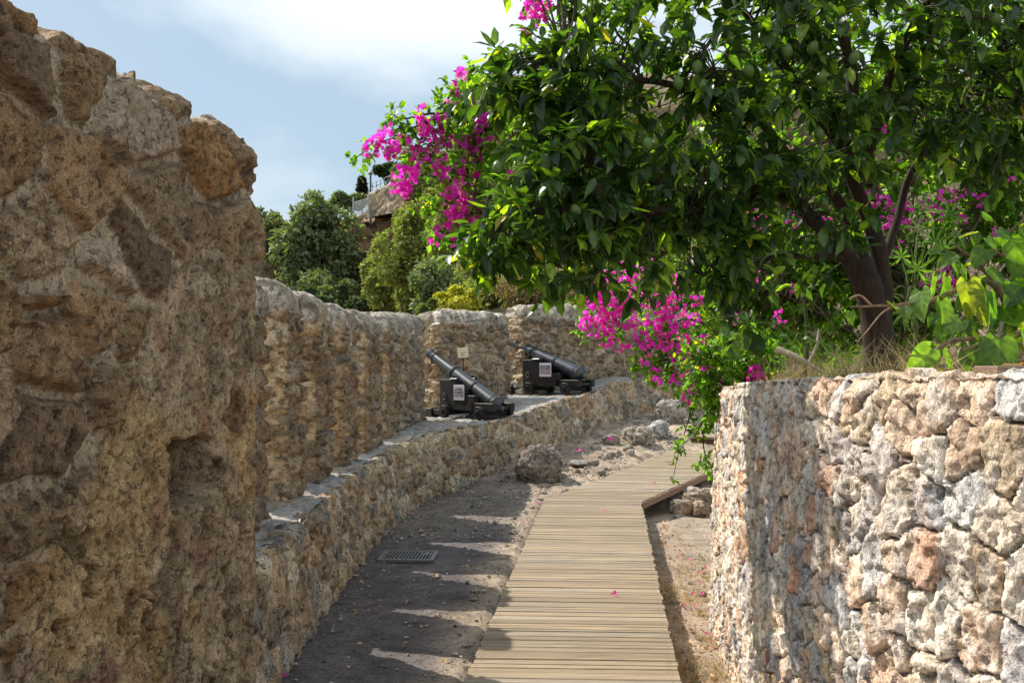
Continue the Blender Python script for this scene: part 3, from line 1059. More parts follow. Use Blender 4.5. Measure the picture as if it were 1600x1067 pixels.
deck3 = thing("boardwalk_step", "raised wooden step at the far end of the boardwalk, half hidden by leaves", "step", (3.3, 16.9, .5))
off = np.array([3.3, 16.9, .5])
A0 = np.array([2.83, 17.05, .55]); B0 = np.array([3.88, 16.45, .55]); dd_ = np.array([.54, .84, .06])
n3 = 12
plank_mesh(edge_line(A0, A0 + dd_ * 1.2, n3, .15, 9) - off, edge_line(B0, B0 + dd_ * 1.2, n3, .0, 9) - off, seed=6).build("planks", M_WOOD, deck3)
m = MB()
ax = unit(B0 - A0)
P = []
for p in (A0, B0):
    for dx, dz_ in ((.005, -.012), (.035, -.012), (.035, -.04), (.005, -.04)):
        P.append(p + dd_ * dx + up * dz_ - off)
P = np.array(P)
R = np.array([A0 + dd_ * .1 + up * -.04, B0 + dd_ * .1 + up * -.04, B0 + dd_ * .1 + up * -.2, A0 + dd_ * .1 + up * -.2]) - off
R2 = R + dd_ * .03
m.add(np.vstack([R, R2]), [np.array([[0, 1, 2, 3], [7, 6, 5, 4], [0, 4, 5, 1], [1, 5, 6, 2], [2, 6, 7, 3], [3, 7, 4, 0]])], (.25, .18, .12))
m.build("riser", M_WOOD, deck3)
# ================================================================== cannons
def notice_text(lines, parent, w, h, origin, xdir, ydir, name="lettering"):
    """lines: (text, height, colour) printed on a plate"""
    xdir = np.asarray(xdir, float); ydir = np.asarray(ydir, float)
    nz_ = np.cross(xdir, ydir)
    m = MB()
    y = h * .5
    for txt, hh, col, gap in lines:
        y -= hh + gap
        if not txt:
            continue
        cu = bpy.data.curves.new("t", "FONT")
        cu.body = txt
        cu.size = hh * 1.35
        cu.offset = .0018
        cu.align_x = "CENTER"
        ob = bpy.data.objects.new("t", cu)
        COL.objects.link(ob)
        bpy.context.view_layer.update()
        me = bpy.data.meshes.new_from_object(ob.evaluated_get(bpy.context.evaluated_depsgraph_get()))
        V = np.array([v.co[:] for v in me.vertices]) if len(me.vertices) else np.zeros((0, 3))
        if len(V):
            wid = V[:, 0].max() - V[:, 0].min()
            k = min(1.0, w * .92 / wid)
            V[:, 0] *= k
            W = np.asarray(origin) + V[:, :1] * xdir + (V[:, 1:2] + y) * ydir + nz_ * .004
            me.calc_loop_triangles()
            T = np.array([tuple(t_.vertices) for t_ in me.loop_triangles])
            m.add(W, [T], col)
        bpy.data.objects.remove(ob); bpy.data.meshes.remove(me); bpy.data.curves.remove(cu)
    return m.build(name, M_INK, parent)


DK = (.009, .008, .0075); DW = (.013, .0095, .008); IR = (.024, .030, .039)


def make_cannon(label, loc, direction, pitch, plate_lines, plate_pos, plate_size, lift=0.0):
    rz = math.atan2(direction[1], direction[0])
    root = thing("cannon", label, "cannon", loc, rz, "old cannons on the ledge")
    # local axes: x towards the muzzle, y to the left of it, z up
    cp, sp = math.cos(pitch), math.sin(pitch)
    ax = np.array([cp, 0, sp])
    br = np.array([-.06, 0, .245 + lift])
    L = 1.86
    prof = [(-.16, .0), (-.155, .03), (-.13, .045), (-.10, .045), (-.075, .03), (-.06, .028), (-.05, .05), (-.03, .09), (-.005, .118), (0, .14), (.045, .14), (.05, .128), (.075, .128), (.08, .134), (.10, .134), (.105, .124),
            (.56, .112), (.565, .126), (.60, .126), (.605, .110), (1.12, .094), (1.125, .112), (1.165, .112), (1.17, .09), (1.70, .072), (1.705, .083), (1.73, .083), (1.735, .074), (1.80, .078), (1.83, .088), (L, .086), (L, .045), (L - .25, .04), (L - .25, 0)]
    m = MB(); m.lathe(prof, br, ax, 32, IR)
    m.build("barrel", M_IRON, root, True)
    tr = br + ax * .86; zt_ = max(.60, tr[2] + .0)
    m = MB(); m.tube([tr + (0, -.2, -.02), tr + (0, .2, -.02)], .04, 14, IR)
    m.build("trunnions", M_IRON, root, True)
    steps = [(-.22, .28, .25), (.20, .44, .36), (.44, .66, .47), (.66, 1.06, .60)]
    for s in (-1, 1):
        y0, y1 = sorted((s * .135, s * .225))
        m = MB()
        for i, (a, b, h) in enumerate(steps):
            m.box((a if i == 0 else a + .002, y0, .13), (b, y1, h), col=DW, bev=.006)
        o = m.build("carriage_cheek", M_CARR, root)
        k = MB()
        k.box((tr[0] - .08, y0 - .005, .602), (tr[0] + .09, y1 + .005, .618), col=IR, bev=.004)
        k.tube([(tr[0] - .07 + .14 * q / 8, (y0 + y1) / 2, .61 + .055 * math.sin(math.pi * q / 8)) for q in range(9)], .017, 8, IR)
        for xx in (-.075, .085):
            k.tube([(tr[0] + xx, (y0 + y1) / 2, .61), (tr[0] + xx, (y0 + y1) / 2, .645)], .014, 8, IR)
        k.build("trunnion_cap", M_IRON, o)
        k = MB()
        th = np.linspace(0, 2 * np.pi, 17)
        yy = s * .235
        k.tube([(.93 + .035 * math.cos(q), yy + s * .008, .33 + .045 * math.sin(q)) for q in th], .008, 6, (.12, .12, .125), cap=False)
        k.tube([(.93, yy - s * .02, .378), (.93, yy + s * .02, .378)], .014, 8, (.12, .12, .125))
        k.build("ring_bolt", M_IRON, o)
        for (xx, zz) in ((.05, .2), (.33, .3), (.55, .4), (.78, .5)):
            pass
    m = MB(); m.box((.72, -.134, .16), (.92, .134, .42), col=DK, bev=.005)
    m.build("transom", M_CARR, root)
    m = MB(); m.box((-.2, -.134, .15), (.7, .134, .2), col=DK, bev=.005)
    m.box((-.05, -.1, .2), (.2, .1, .225), col=DW, bev=.003)
    m.build("carriage_bed", M_CARR, root)
    for x in (.86, .02):
        m = MB(); m.box((x - .055, -.225, .055), (x + .055, .225, .145), col=DK, bev=.006)
        m.tube([(x, -.37, .1), (x, .37, .1)], .028, 10, DK)
        m.build("axle", M_CARR, root)
        for s in (-1, 1):
            m = MB()
            m.lathe([(-.04, 0), (-.04, .045), (-.036, .09), (-.03, .1), (.03, .1), (.036, .094), (.036, .05), (.05, .045), (.05, 0)], (x, s * .29, .1), (0, s, 0), 26, DW)
            o = m.build("wheel", M_CARR, root, True)
            k = MB(); k.tube([(x + .0, s * .355, .075), (x, s * .355, .14)], .009, 6, (.1, .1, .1))
            k.build("linch_pin", M_IRON, o)
    # drawbar lying forward of the carriage
    m = MB()
    Mz = np.array(Matrix.Translation((1.0, .02, .085)) @ Matrix.Rotation(.05, 4, "Y"))
    m.box((0, -.05, -.045), (.55, .05, .045), Mz, DW, .006)
    m.box((.45, -.085, -.07), (.62, .085, .07), Mz, DK, .01)
    m.build("drawbar", M_CARR, root)
    # notice on the left cheek
    (px_, pz_), (pw, ph) = plate_pos, plate_size
    m = MB(); m.box((px_ - pw / 2, .229, pz_ - ph / 2), (px_ + pw / 2, .236, pz_ + ph / 2), col=(.62, .60, .66), bev=.002)
    o = m.build("notice_plate", M_PLATE, root)
    notice_text(plate_lines, o, pw, ph, (px_, .2362, pz_), (-1, 0, 0), (0, 0, 1))
    return root


BL = (.02, .02, .07); RD = (.22, .06, .07)
c1 = (-.27, 16.05)
make_cannon("black cannon with a tall notice on its carriage, nearer the path", (c1[0], c1[1], .872), (-.66, .75), math.radians(25.5),
            [("LÜTFEN", .040, BL, .045), ("TOPA ÇIKMAYINIZ", .040, BL, .010), ("DO NOT CLIMB", .038, RD, .010)], (.57, .40), (.26, .235), -.03)
make_cannon("black cannon with a wide four-line notice on its carriage, behind the first one", (1.12, 18.25, 1.192), (-.73, .68), math.radians(20),
            [("TOPLARIN ÜZERİNE", .032, BL, .038), ("LÜTFEN BİNMEYİN", .034, BL, .008), ("PLEASE DO NOT", .028, RD, .010), ("TOUCH & CLIMBING", .032, RD, .008)], (.52, .42), (.27, .235), .10)

# small board on a stake in front of the second long merlon
sg = thing("small_sign", "small cream board on a thin stake against the parapet behind the nearer cannon", "sign", (-.80, 17.32, .97))
m = MB(); m.box((-.008, -.008, -.05), (.008, .008, .86), col=(.03, .025, .02))
m.build("stake", M_CARR, sg)
m = MB(); Mx = np.array(Matrix.Translation((-.005, -.014, .93)) @ Matrix.Rotation(-.09, 4, "Y"))
m.box((-.09, -.006, -.085), (.09, .006, .085), Mx, (.78, .67, .46), .003)
o = m.build("board", M_PLATE, sg)
k = MB(); Mx2 = Mx.copy()
for (x0, x1, z0) in ((-.035, -.005, -.012), (.008, .04, -.006), (-.025, .0, -.035), (-.025, .005, -.05)):
    k.box((x0, -.0085, z0), (x1, -.0062, z0 + .009), Mx2, (.09, .07, .05))
k.build("lettering", M_INK, o)

# ================================================================== drain grate
dg = thing("drain_grate", "grey metal drain grate set in the shaded path", "drain", (-.93, 9.48, ground_z(-.93, 9.48) - .004), -.04)
m = MB()
for (a, b) in (((-.25, -.24), (.25, -.2)), ((-.25, .2), (.25, .24)), ((-.25, -.199), (-.21, .199)), ((.21, -.199), (.25, .199))):
    m.box((*a, 0), (*b, .03), col=(.13, .13, .14), bev=.003)
m.build("frame", M_METAL, dg)
m = MB()
for k in range(14):
    x = -.195 + .03 * k
    m.box((x - .006, -.199, .004), (x + .006, .199, .026), col=(.13, .13, .14))
m.build("bars", M_METAL, dg)
m = MB(); m.box((-.2099, -.1999, -.004), (.2099, .1999, 0.001), col=(.012, .012, .012))
m.build("pit", M_INK, dg)


# ================================================================== rocks
def ico(sub):
    import bmesh
    bm = bmesh.new()
    bmesh.ops.create_icosphere(bm, subdivisions=sub, radius=1)
    V = np.array([v.co[:] for v in bm.verts]); T = np.array([[v.index for v in f.verts] for f in bm.faces])
    bm.free()
    return V, T


ICO = {k: ico(k) for k in (3, 4, 6)}


def rock(label, loc, rad, seed, col=(.40, .36, .32), sub=4, group=None, rough=1.0, name="rock", cat="rock", sink=.3):
    V, T = ICO[sub]
    V = V.copy()
    V = np.sign(V) * np.abs(V) ** .8
    o = np.array([seed * 7.7, seed * 3.1, 0])
    d = .26 * fbm(V * 1.3 + o, 3, seed) + .16 * rough * fbm(V * 3.4 + o, 4, seed + 3) - .13 * rough * np.abs(fbm(V * 5 + o, 4, seed + 5)) + .04 * fbm(V * 14 + o, 3, seed + 8)
    V = V * (1 + d)[:, None] * np.asarray(rad)
    c = np.asarray(col) * (1 + .35 * fbm(V * 6 / max(rad) * .4 + o, 4, seed + 9))[:, None]
    ob = link(name, raw_mesh(name, V, [T], c, True), M_ROCK)
    z = ground_z(loc[0], loc[1]) if len(loc) == 2 else loc[2]
    ob.location = (loc[0], loc[1], z + rad[2] * (1 - sink))
    ob.rotation_euler = (0, 0, seed * 1.7)
    return tag(ob, label, cat, group)


rock("large grey-brown boulder standing against the foot of the ledge", (.40, 14.85), (.27, .30, .32), 3, (.27, .225, .19), 6, name="boulder", cat="boulder", sink=.42)
def prock(px, py, Y, w, h, seed, label, col=(.45, .42, .37), group="rocks beside the upper path", sub=4):
    p = at(px, py, Y)
    rw = w * Y / F / 2; rh = h * Y / F / 2
    return rock(label, (p[0], Y), (rw, rw * .85, rh * 1.15), seed, col, sub, group, sink=.3)


prock(1047, 665, 18.6, 44, 34, 11, "pale rough rock farthest up the path, nearest the bougainvillea", (.42, .38, .32), sub=6)
prock(1029, 683, 17.5, 40, 26, 12, "smooth light grey rock between the two craggy ones beside the upper path", (.50, .50, .48))
prock(1000, 698, 16.9, 40, 30, 13, "craggy brown rock between the smooth grey rock and the flat stones", (.43, .37, .30), sub=6)
prock(981, 694, 17.3, 22, 20, 14, "small brown rock leaning on the left of the craggy rock", (.40, .35, .29))
prock(955, 700, 17.0, 26, 16, 15, "low brown stone left of the craggy rocks, on the shade's edge", (.33, .28, .24))
prock(985, 714, 16.2, 15, 12, 16, "small pale stone just below the craggy brown rock", (.50, .45, .38))
prock(940, 742, 15.2, 14, 8, 17, "small tan stone at the boardwalk's edge", (.47, .40, .31))
prock(872, 742, 15.0, 26, 8, 18, "flat grey stone right of the boulder", (.36, .34, .33))
prock(846, 747, 14.6, 20, 10, 19, "dark flat stone at the boulder's foot", (.15, .13, .12))
prock(905, 728, 15.7, 34, 8, 20, "long flat slab in the shaded rubble", (.34, .31, .28))
prock(800, 745, 14.8, 24, 14, 21, "small weathered stone left of the boulder by the ledge", (.40, .35, .30))
prock(870, 735, 15.6, 30, 14, 52, "rough stone wedged behind the boulder", (.33, .28, .24))
for i, (px, py, Y, w, h, lb, c) in enumerate(((1066, 794, 13.6, 24, 24, "round brown stone at the left of the pile under the boardwalk", (.42, .33, .26)), (1094, 796, 13.5, 26, 24, "round reddish stone at the right of the pile under the boardwalk", (.40, .29, .22)),
                                              (1084, 779, 13.8, 28, 18, "tan block lying on top of the pile under the boardwalk", (.45, .35, .26)), (1080, 768, 14.1, 34, 14, "crumbling pale lump above the pile under the boardwalk", (.52, .46, .38)),
                                              (1108, 774, 13.8, 24, 20, "brown block right of the tan one, against the retaining wall", (.42, .33, .27)))):
    p = at(px, py, Y)
    rock(lb, (p[0], Y, p[2] - h * .5 * Y / F), (w * Y / F / 2, .16, h * Y / F / 2 * 1.1), 60 + i, c, 4, "stones under the boardwalk", sink=0.0)
gq = np.random.default_rng(91)
for i in range(22):
    px = gq.uniform(880, 1045); py = 752 - (px - 880) * .42 + gq.uniform(-14, 4)
    Y = np.interp(px, [880, 1045], [14.9, 17.6])
    s_ = gq.uniform(7, 15)
    prock(px, py, Y, s_, s_ * .7, 100 + i, "small broken stone scattered on the sunlit slope left of the angled boardwalk", tuple(np.array([.44, .37, .29]) * gq.uniform(.7, 1.2)), "small stones on the slope", 3)
# loose gravel: nobody could count it
g = np.random.default_rng(31)
V0, T0 = ICO[3]
V0s, T0s = np.array([(1, 0, 0), (-1, 0, 0), (0, 1, 0), (0, -1, 0), (0, 0, 1), (0, 0, -1.)]), np.array([(0, 2, 4), (2, 1, 4), (1, 3, 4), (3, 0, 4), (2, 0, 5), (1, 2, 5), (3, 1, 5), (0, 3, 5)])
xs_, ys_, sz = [], [], []
while len(xs_) < 6500:
    x = g.uniform(-1.5, 4.2); y = g.uniform(5.0, 20.5)
    if deck_left(y) - .02 < x < deck_right(y) + .02 and y < 13.4:
        continue
    if y > 12.9:
        tt_ = (x - .4) * .54 + (y - 13.3) * .84; sd_ = (x - .4) * .84 - (y - 13.3) * .54
        if sd_ > -.03 and sd_ < 1.35 and tt_ < 5.5:
            continue
    dens = .18 + .8 * (y > 10.4) * (x < deck_left(y)) + .9 * (y > 13.8)
    dens += .5 * (x > deck_left(y) - .25) * (x < deck_left(y)) + .3 * (x < -1.15)
    if g.random() > dens:
        continue
    xs_.append(x); ys_.append(y); sz.append(g.uniform(.006, .016) * (1 + 1.6 * (g.random() < .06) * 1 + 1.2 * (y > 14.0) * g.random()))
xs_, ys_, sz = map(np.array, (xs_, ys_, sz))
zz = ground_base(xs_, ys_)
n = len(xs_)
sh = np.stack([sz * g.uniform(.7, 1.4, n), sz * g.uniform(.7, 1.4, n), sz * g.uniform(.4, .9, n)], 1)
a = g.uniform(0, 6.28, n)
Vg = V0s[None] * sh[:, None] * (1 + .3 * (g.random((n, 6, 3)) - .5))
ca, sa = np.cos(a)[:, None], np.sin(a)[:, None]
Vg = np.stack([Vg[..., 0] * ca - Vg[..., 1] * sa, Vg[..., 0] * sa + Vg[..., 1] * ca, Vg[..., 2]], -1)
Vg += np.stack([xs_, ys_, zz + .012], 1)[:, None]
cg = (np.array([.36, .31, .27]) * g.uniform(.55, 1.5, (n, 1)))
gr_ = link("gravel", raw_mesh("gravel", Vg.reshape(-1, 3), [(T0s[None] + 6 * np.arange(n)[:, None, None]).reshape(-1, 3)], cg.repeat(6, 0), False), M_ROCK)
tag(gr_, "loose gravel and chippings strewn over the path and the slope", "gravel", kind="stuff")
# ================================================================== plants near the path
UP = np.array([0, 0, 1.0])


def in_ell(n, c, r, shell=.0):
    d = rdir(n)
    k = (shell + (1 - shell) * rng.random(n)) ** (1 / 2.2)
    return np.asarray(c) + d * k[:, None] * np.asarray(r), d


def leaf_spray(LV, kind, cen, out, nper, spread, L, W, colf, down=.35, droop=.0):
    """rosettes of leaves along short shoots"""
    m = len(cen)
    d = unit(out * .5 + .7 * rdir(m) + np.array([0, 0, -.05]))
    base = np.repeat(cen, nper, 0); dd_ = np.repeat(d, nper, 0)
    k = m * nper
    s = rng.random(k) * spread
    rad = rdir(k)
    X = unit(dd_ * .55 + rad * .9 + np.array([0, 0, -down]))
    Nn = UP + rdir(k) * .55
    Ls = L * rng.uniform(.6, 1.2, k)
    LV.add(kind, base + dd_ * s[:, None], X, Nn, Ls, W * Ls / L * rng.uniform(.8, 1.15, k), colf(k), rng.uniform(-.3, 2.2, k))
    return d


def pxell(px, py, Y, rx, ry, rd):
    return at(px, py, Y), np.array([rx * Y / F, rd, ry * Y / F])


# ------------------------------------------------------------------ lemon tree
def limb(mb, pts, r0, r1, n=26, col=(.052, .035, .027), k=10, wob=.012):
    q = curve_pts(pts, n)
    q = q + wob * np.stack([fbm(q * 6, 2, 900 + i) for i in range(3)], 1)
    r = np.linspace(r0, r1, n) * (1 + .10 * fbm(q * 9, 2, 905))
    mb.tube(q, r, k, col)
    return q


tree = thing("lemon_tree", "dark leafy lemon tree on the terrace with its crown hanging over the path", "tree", tuple(at(1385, 578, 6.9)))
tl = np.array(tree.location)
W_ = lambda px, py, Y: at(px, py, Y) - tl
mb = MB()
limbs = []
limbs.append(limb(mb, [W_(1383, 600, 6.9), W_(1376, 560, 6.9), W_(1368, 500, 6.88), W_(1352, 440, 6.85), W_(1340, 410, 6.85)], .112, .082, k=14))
limbs.append(limb(mb, [W_(1375, 520, 6.92), W_(1378, 450, 6.9), W_(1374, 400, 6.9), W_(1352, 330, 6.85), W_(1322, 240, 6.75), W_(1330, 120, 6.7), W_(1300, 0, 6.6)], .068, .03))
limbs.append(limb(mb, [W_(1345, 450, 6.85), W_(1322, 395, 6.8), W_(1270, 345, 6.6), W_(1215, 300, 6.45), W_(1150, 300, 6.3), W_(1090, 310, 6.2), W_(1010, 280, 6.05), W_(920, 250, 5.95)], .058, .02))
limbs.append(limb(mb, [W_(1350, 420, 6.85), W_(1330, 360, 6.9), W_(1300, 300, 6.9), W_(1240, 250, 6.8), W_(1180, 180, 6.6), W_(1120, 120, 6.5)], .05, .02))
limbs.append(limb(mb, [W_(1345, 425, 6.87), W_(1318, 405, 6.8), W_(1260, 398, 6.7), W_(1200, 402, 6.55), W_(1150, 430, 6.4), W_(1100, 430, 6.25)], .034, .013))
limbs.append(limb(mb, [W_(1375, 420, 6.9), W_(1400, 350, 7.0), W_(1425, 270, 7.0), W_(1480, 200, 6.9), W_(1540, 110, 6.7), W_(1590, 40, 6.5)], .032, .013))
limbs.append(limb(mb, [W_(1338, 280, 6.8), W_(1370, 200, 6.7), W_(1400, 100, 6.5), W_(1450, 0, 6.3), W_(1500, -80, 6.2)], .04, .018))
limbs.append(limb(mb, [W_(1215, 300, 6.45), W_(1130, 330, 6.2), W_(1060, 330, 6.0), W_(960, 330, 5.9), W_(860, 330, 5.8), W_(790, 340, 5.75)], .04, .012))
limbs.append(limb(mb, [W_(1180, 180, 6.6), W_(1080, 140, 6.3), W_(980, 120, 6.2), W_(880, 90, 6.1)], .028, .01))
limbs.append(limb(mb, [W_(1320, 235, 6.75), W_(1250, 140, 6.5), W_(1180, 40, 6.4), W_(1100, -60, 6.3)], .04, .015))
LP = np.vstack([l[4:] for l in limbs])
ells = [(1000, 215, 6.0, 215, 150, .40, 190), (880, 270, 5.85, 130, 110, .26, 110), (800, 330, 5.8, 75, 75, .20, 50), (830, 150, 6.05, 85, 80, .25, 50), (920, 120, 6.1, 130, 90, .35, 80),
        (1100, 90, 6.3, 190, 150, .65, 160), (1250, 110, 6.35, 210, 170, .8, 190), (1420, 60, 6.3, 210, 150, .8, 150), (1560, 70, 6.1, 140, 160, .7, 170), (1590, 190, 6.2, 60, 90, .4, 40), (1130, 230, 6.3, 120, 90, .45, 80),
        (1060, 375, 6.15, 120, 60, .3, 56), (980, 390, 5.95, 110, 60, .28, 60), (870, 395, 5.85, 90, 50, .22, 40), (1250, 215, 6.5, 100, 60, .4, 34), (1050, -40, 6.4, 260, 90, .7, 90), (1350, -60, 6.3, 300, 90, .8, 90),
        (1200, 425, 6.4, 80, 36, .28, 22), (1285, 345, 6.35, 60, 36, .2, 13), (1150, 330, 6.2, 80, 40, .25, 20), (1480, 170, 6.6, 90, 70, .4, 34), (1180, 480, 6.35, 60, 40, .25, 14), (760, 395, 5.8, 40, 25, .12, 12)]
cen, out = [], []
for (px, py, Y, rx, ry, rd, n) in ells:
    c, r = pxell(px, py, Y, rx, ry, rd)
    p, d = in_ell(int(n * 1.0), c, r, .35)
    gap = fbm(p * 2.6, 3, 940)
    keep = gap > -.12
    cen.append(p[keep]); out.append(d[keep])
cen = np.vstack(cen) - tl; out = np.vstack(out)
def lemcol(k):
    c = mixcol((.016, .037, .016), (.05, .092, .025), k, (.28, .24, .03), .016, .4)
    y = rng.random(k) < .13
    c[y] = mixcol((.13, .21, .035), (.19, .26, .045), int(y.sum()))
    return c
LV = Leaves()
leaf_spray(LV, "leaf", cen, out, 9, .17, .122, .064, lemcol, .45)
# twigs from the limbs to each rosette
nn = len(cen)
for i in range(nn):
    j = np.argmin(((LP - cen[i]) ** 2).sum(1) + .02 * rng.random(len(LP)))
    a, b = LP[j], cen[i]
    dist = np.linalg.norm(b - a)
    if dist < .03:
        continue
    mid = (a + b) / 2 + rng.normal(size=3) * .10 * dist + np.array([0, 0, .10 * dist])
    mb.tube(curve_pts([a, mid, b], 6), np.linspace(.004 + .006 * min(1, dist), .002, 6), 4, (.075, .062, .04), cap=False)
mb.build("trunk", M_BARK, tree, True)
LV.build("crown", M_LEAF, tree)
# green lemons
m = MB()
t_ = np.linspace(0, np.pi, 12)
prof = [(-.036 * math.cos(a) * (1.12 if a < .3 or a > 2.84 else 1), .029 * math.sin(a) + 1e-4) for a in t_]
m.lathe(prof, (0, 0, 0), (0, 0, 1), 14, (.085, .15, .03))
lem0 = m.build("lemon", M_FRUIT, tree, True)
spots = [(1212, 160, 5.75), (1283, 122, 5.7), (1150, 65, 5.7), (1160, 82, 5.72), (1205, 62, 5.75), (1270, 75, 5.72), (1280, 210, 5.9), (1140, 60, 5.8), (778, 262, 5.62), (1555, 30, 5.6), (1090, 105, 5.75), (1230, 80, 5.7),
         (1287, 318, 6.2), (955, 100, 5.8), (1012, 225, 5.6), (1060, 130, 5.75), (1335, 90, 5.7), (900, 330, 5.6), (1100, 135, 5.72), (1170, 110, 5.68)]
for i, (px, py, Y) in enumerate(spots):
    o = lem0 if i == 0 else lem0.copy()
    if i:
        COL.objects.link(o); o.parent = tree
    o.location = at(px, py, Y) - tl
    o.rotation_euler = (rng.normal() * .3, rng.normal() * .3, rng.random() * 6)

# ------------------------------------------------------------------ bougainvilleas
FL = [(.95, .075, .62), (.90, .05, .66)]


def flower_cluster(parent, c, r, n, dark=1.0):
    LVf = Leaves()
    n = int(n * 1.12)
    p, d = in_ell(n, c, r, .3)
    # three bracts in every floret
    ax = unit(d + .8 * rdir(n) + np.array([0, -.35, .1]))
    ref = unit(np.cross(ax, rdir(n)))
    ref2 = np.cross(ax, ref)
    col = mixcol(FL[0], FL[1], n, (.85, .26, .55), .16, .38) * dark
    for k in range(3):
        a = 2.094 * k
        o_ = ref * math.cos(a) + ref2 * math.sin(a)
        LVf.add("bract", p, ax * .75 + o_ * .75, ax - o_, .040 * rng.uniform(.8, 1.2, n), .034, col)
    return LVf.build("blossoms", M_FLOWER, parent)


def bgcol(k):
    return mixcol((.055, .12, .022), (.10, .18, .032), k, (.28, .28, .03), .06, .3)


def vine(name, label, base, stems, leafells, flowers, flowY, n_per=7, L=.055, W=.04, colf=bgcol, group=None, dark=1.0, cat="bougainvillea"):
    """stems: pixel polylines (px,py,Y); leafells: (px,py,Y,rx,ry,rd,n); flowers: (px,py,r px,florets)"""
    root = thing(name, label, cat, tuple(base), 0, group)
    b0 = np.array(base)
    mb = MB(); pts = []
    for pl in stems:
        q = limb(mb, [at(*p) - b0 for p in pl], .014, .003, 30, (.10, .075, .05), 5, .02)
        pts.append(q)
    SP = np.vstack(pts)
    LV = Leaves()
    cs, os_ = [], []
    for (px, py, Y, rx, ry, rd, n) in leafells:
        c, r = pxell(px, py, Y, rx, ry, rd)
        p, d = in_ell(n, c, r, .3)
        keep = fbm(p * 3.0, 2, 955) > -.25
        cs.append(p[keep] - b0); os_.append(d[keep])
    # leaves along the stems too
    k = SP[rng.integers(0, len(SP), max(10, len(SP) // 2))]
    cs.append(k + rng.normal(size=k.shape) * .02); os_.append(rdir(len(k)))
    cs = np.vstack(cs); os_ = np.vstack(os_)
    leaf_spray(LV, "leaf", cs, os_, n_per, .12, L, W, colf, .3)
    for i in range(len(cs)):
        j = np.argmin(((SP - cs[i]) ** 2).sum(1))
        a, b = SP[j], cs[i]
        dist = np.linalg.norm(a - b)
        if dist > .04:
            mid = (a + b) / 2 + rng.normal(size=3) * .08 * dist + np.array([0, 0, .12 * dist])
            mb.tube(curve_pts([a, mid, b], 5), np.linspace(.005, .002, 5), 3, (.10, .08, .05), cap=False)
    mb.build("stems", M_BARK, root, True)
    LV.build("foliage", M_BLEAF, root)
    for (px, py, r, n) in flowers:
        Y = flowY(px, py) if callable(flowY) else flowY
        c = at(px, py, Y) - b0
        rr = r * Y / F
        flower_cluster(root, c, np.array([rr, rr * .9, rr]), n, dark)
    return root


# arching sprays to the left of the lemon tree
fl1 = [(723, 122, 13, 14), (709, 153, 10, 9), (744, 176, 16, 16), (664, 178, 13, 14), (672, 204, 18, 22), (669, 222, 14, 12), (607, 216, 17, 20), (590, 222, 9, 7), (612, 243, 11, 12), (579, 234, 11, 11), (633, 225, 12, 13), (681, 250, 14, 14), (689, 263, 10, 10),
       (633, 276, 18, 24), (626, 292, 15, 20), (645, 262, 12, 11), (723, 232, 12, 13), (734, 200, 14, 14), (735, 262, 14, 15), (707, 278, 15, 16), (718, 300, 17, 22), (716, 324, 22, 34), (706, 342, 15, 20), (730, 346, 14, 17), (690, 358, 10, 8), (681, 372, 7, 5), (710, 376, 6, 4),
       (738, 224, 10, 9), (765, 222, 8, 8), (752, 195, 9, 8), (697, 215, 10, 9), (742, 245, 10, 9), (700, 300, 8, 6), (745, 318, 9, 8), (748, 340, 6, 5), (655, 240, 9, 7), (692, 187, 9, 7)]
vine("bougainvillea", "arching bougainvillea sprays with bright magenta flowers against the sky", at(1180, 420, 7.6),
     [[(1180, 430, 7.6), (1060, 300, 7.4), (930, 190, 7.2), (820, 150, 7.1), (740, 170, 7.0), (670, 190, 7.0), (600, 220, 7.0), (553, 247, 7.0)],
      [(930, 190, 7.2), (830, 180, 7.1), (760, 200, 7.0), (735, 260, 7.0), (720, 320, 7.0), (690, 375, 6.95)],
      [(820, 150, 7.1), (740, 130, 7.1), (690, 165, 7.0), (650, 240, 6.95), (628, 300, 6.9)],
      [(740, 170, 7.0), (680, 178, 7.0), (640, 185, 7.0), (607, 180, 7.0)],
      [(760, 200, 7.0), (745, 290, 6.9), (740, 350, 6.9)]],
     [(770, 180, 7.05, 75, 75, .2, 90), (720, 190, 7.0, 50, 45, .16, 50), (745, 270, 6.95, 22, 70, .14, 60), (660, 215, 7.0, 50, 25, .12, 36), (690, 250, 7.0, 30, 25, .12, 22), (640, 190, 7.0, 30, 6, .05, 7), (575, 242, 7.0, 22, 5, .05, 6), (800, 120, 7.1, 50, 50, .2, 45), (760, 110, 7.0, 20, 20, .1, 10), (645, 325, 6.9, 14, 8, .05, 3), (700, 330, 6.95, 25, 40, .1, 18), (690, 372, 6.95, 14, 10, .06, 6)],
     fl1, 6.9)
# sprays above the crown
vine("bougainvillea", "small bougainvillea sprays with pink flowers standing out above the lemon crown", at(1180, 300, 7.5),
     [[(1180, 300, 7.5), (1050, 120, 7.3), (930, 60, 7.1), (860, 30, 7.0), (835, 5, 7.0)], [(930, 60, 7.1), (870, 70, 7.0), (825, 45, 7.0)], [(1050, 120, 7.3), (950, 0, 7.1), (900, -30, 7.0)], [(1000, 90, 7.2), (960, 40, 7.1), (1000, -20, 7.1)]],
     [(880, 60, 7.0, 50, 35, .15, 34), (850, 25, 7.0, 20, 15, .1, 8), (950, 20, 7.1, 70, 40, .2, 30), (1010, 60, 7.2, 60, 60, .2, 30)],
     [(835, 12, 14, 18), (850, 20, 10, 10), (824, 22, 8, 8), (855, 8, 9, 8), (828, 47, 7, 6), (835, 165, 9, 8), (925, 155, 7, 4), (832, 180, 6, 4), (802, 278, 6, 4)], 6.6)
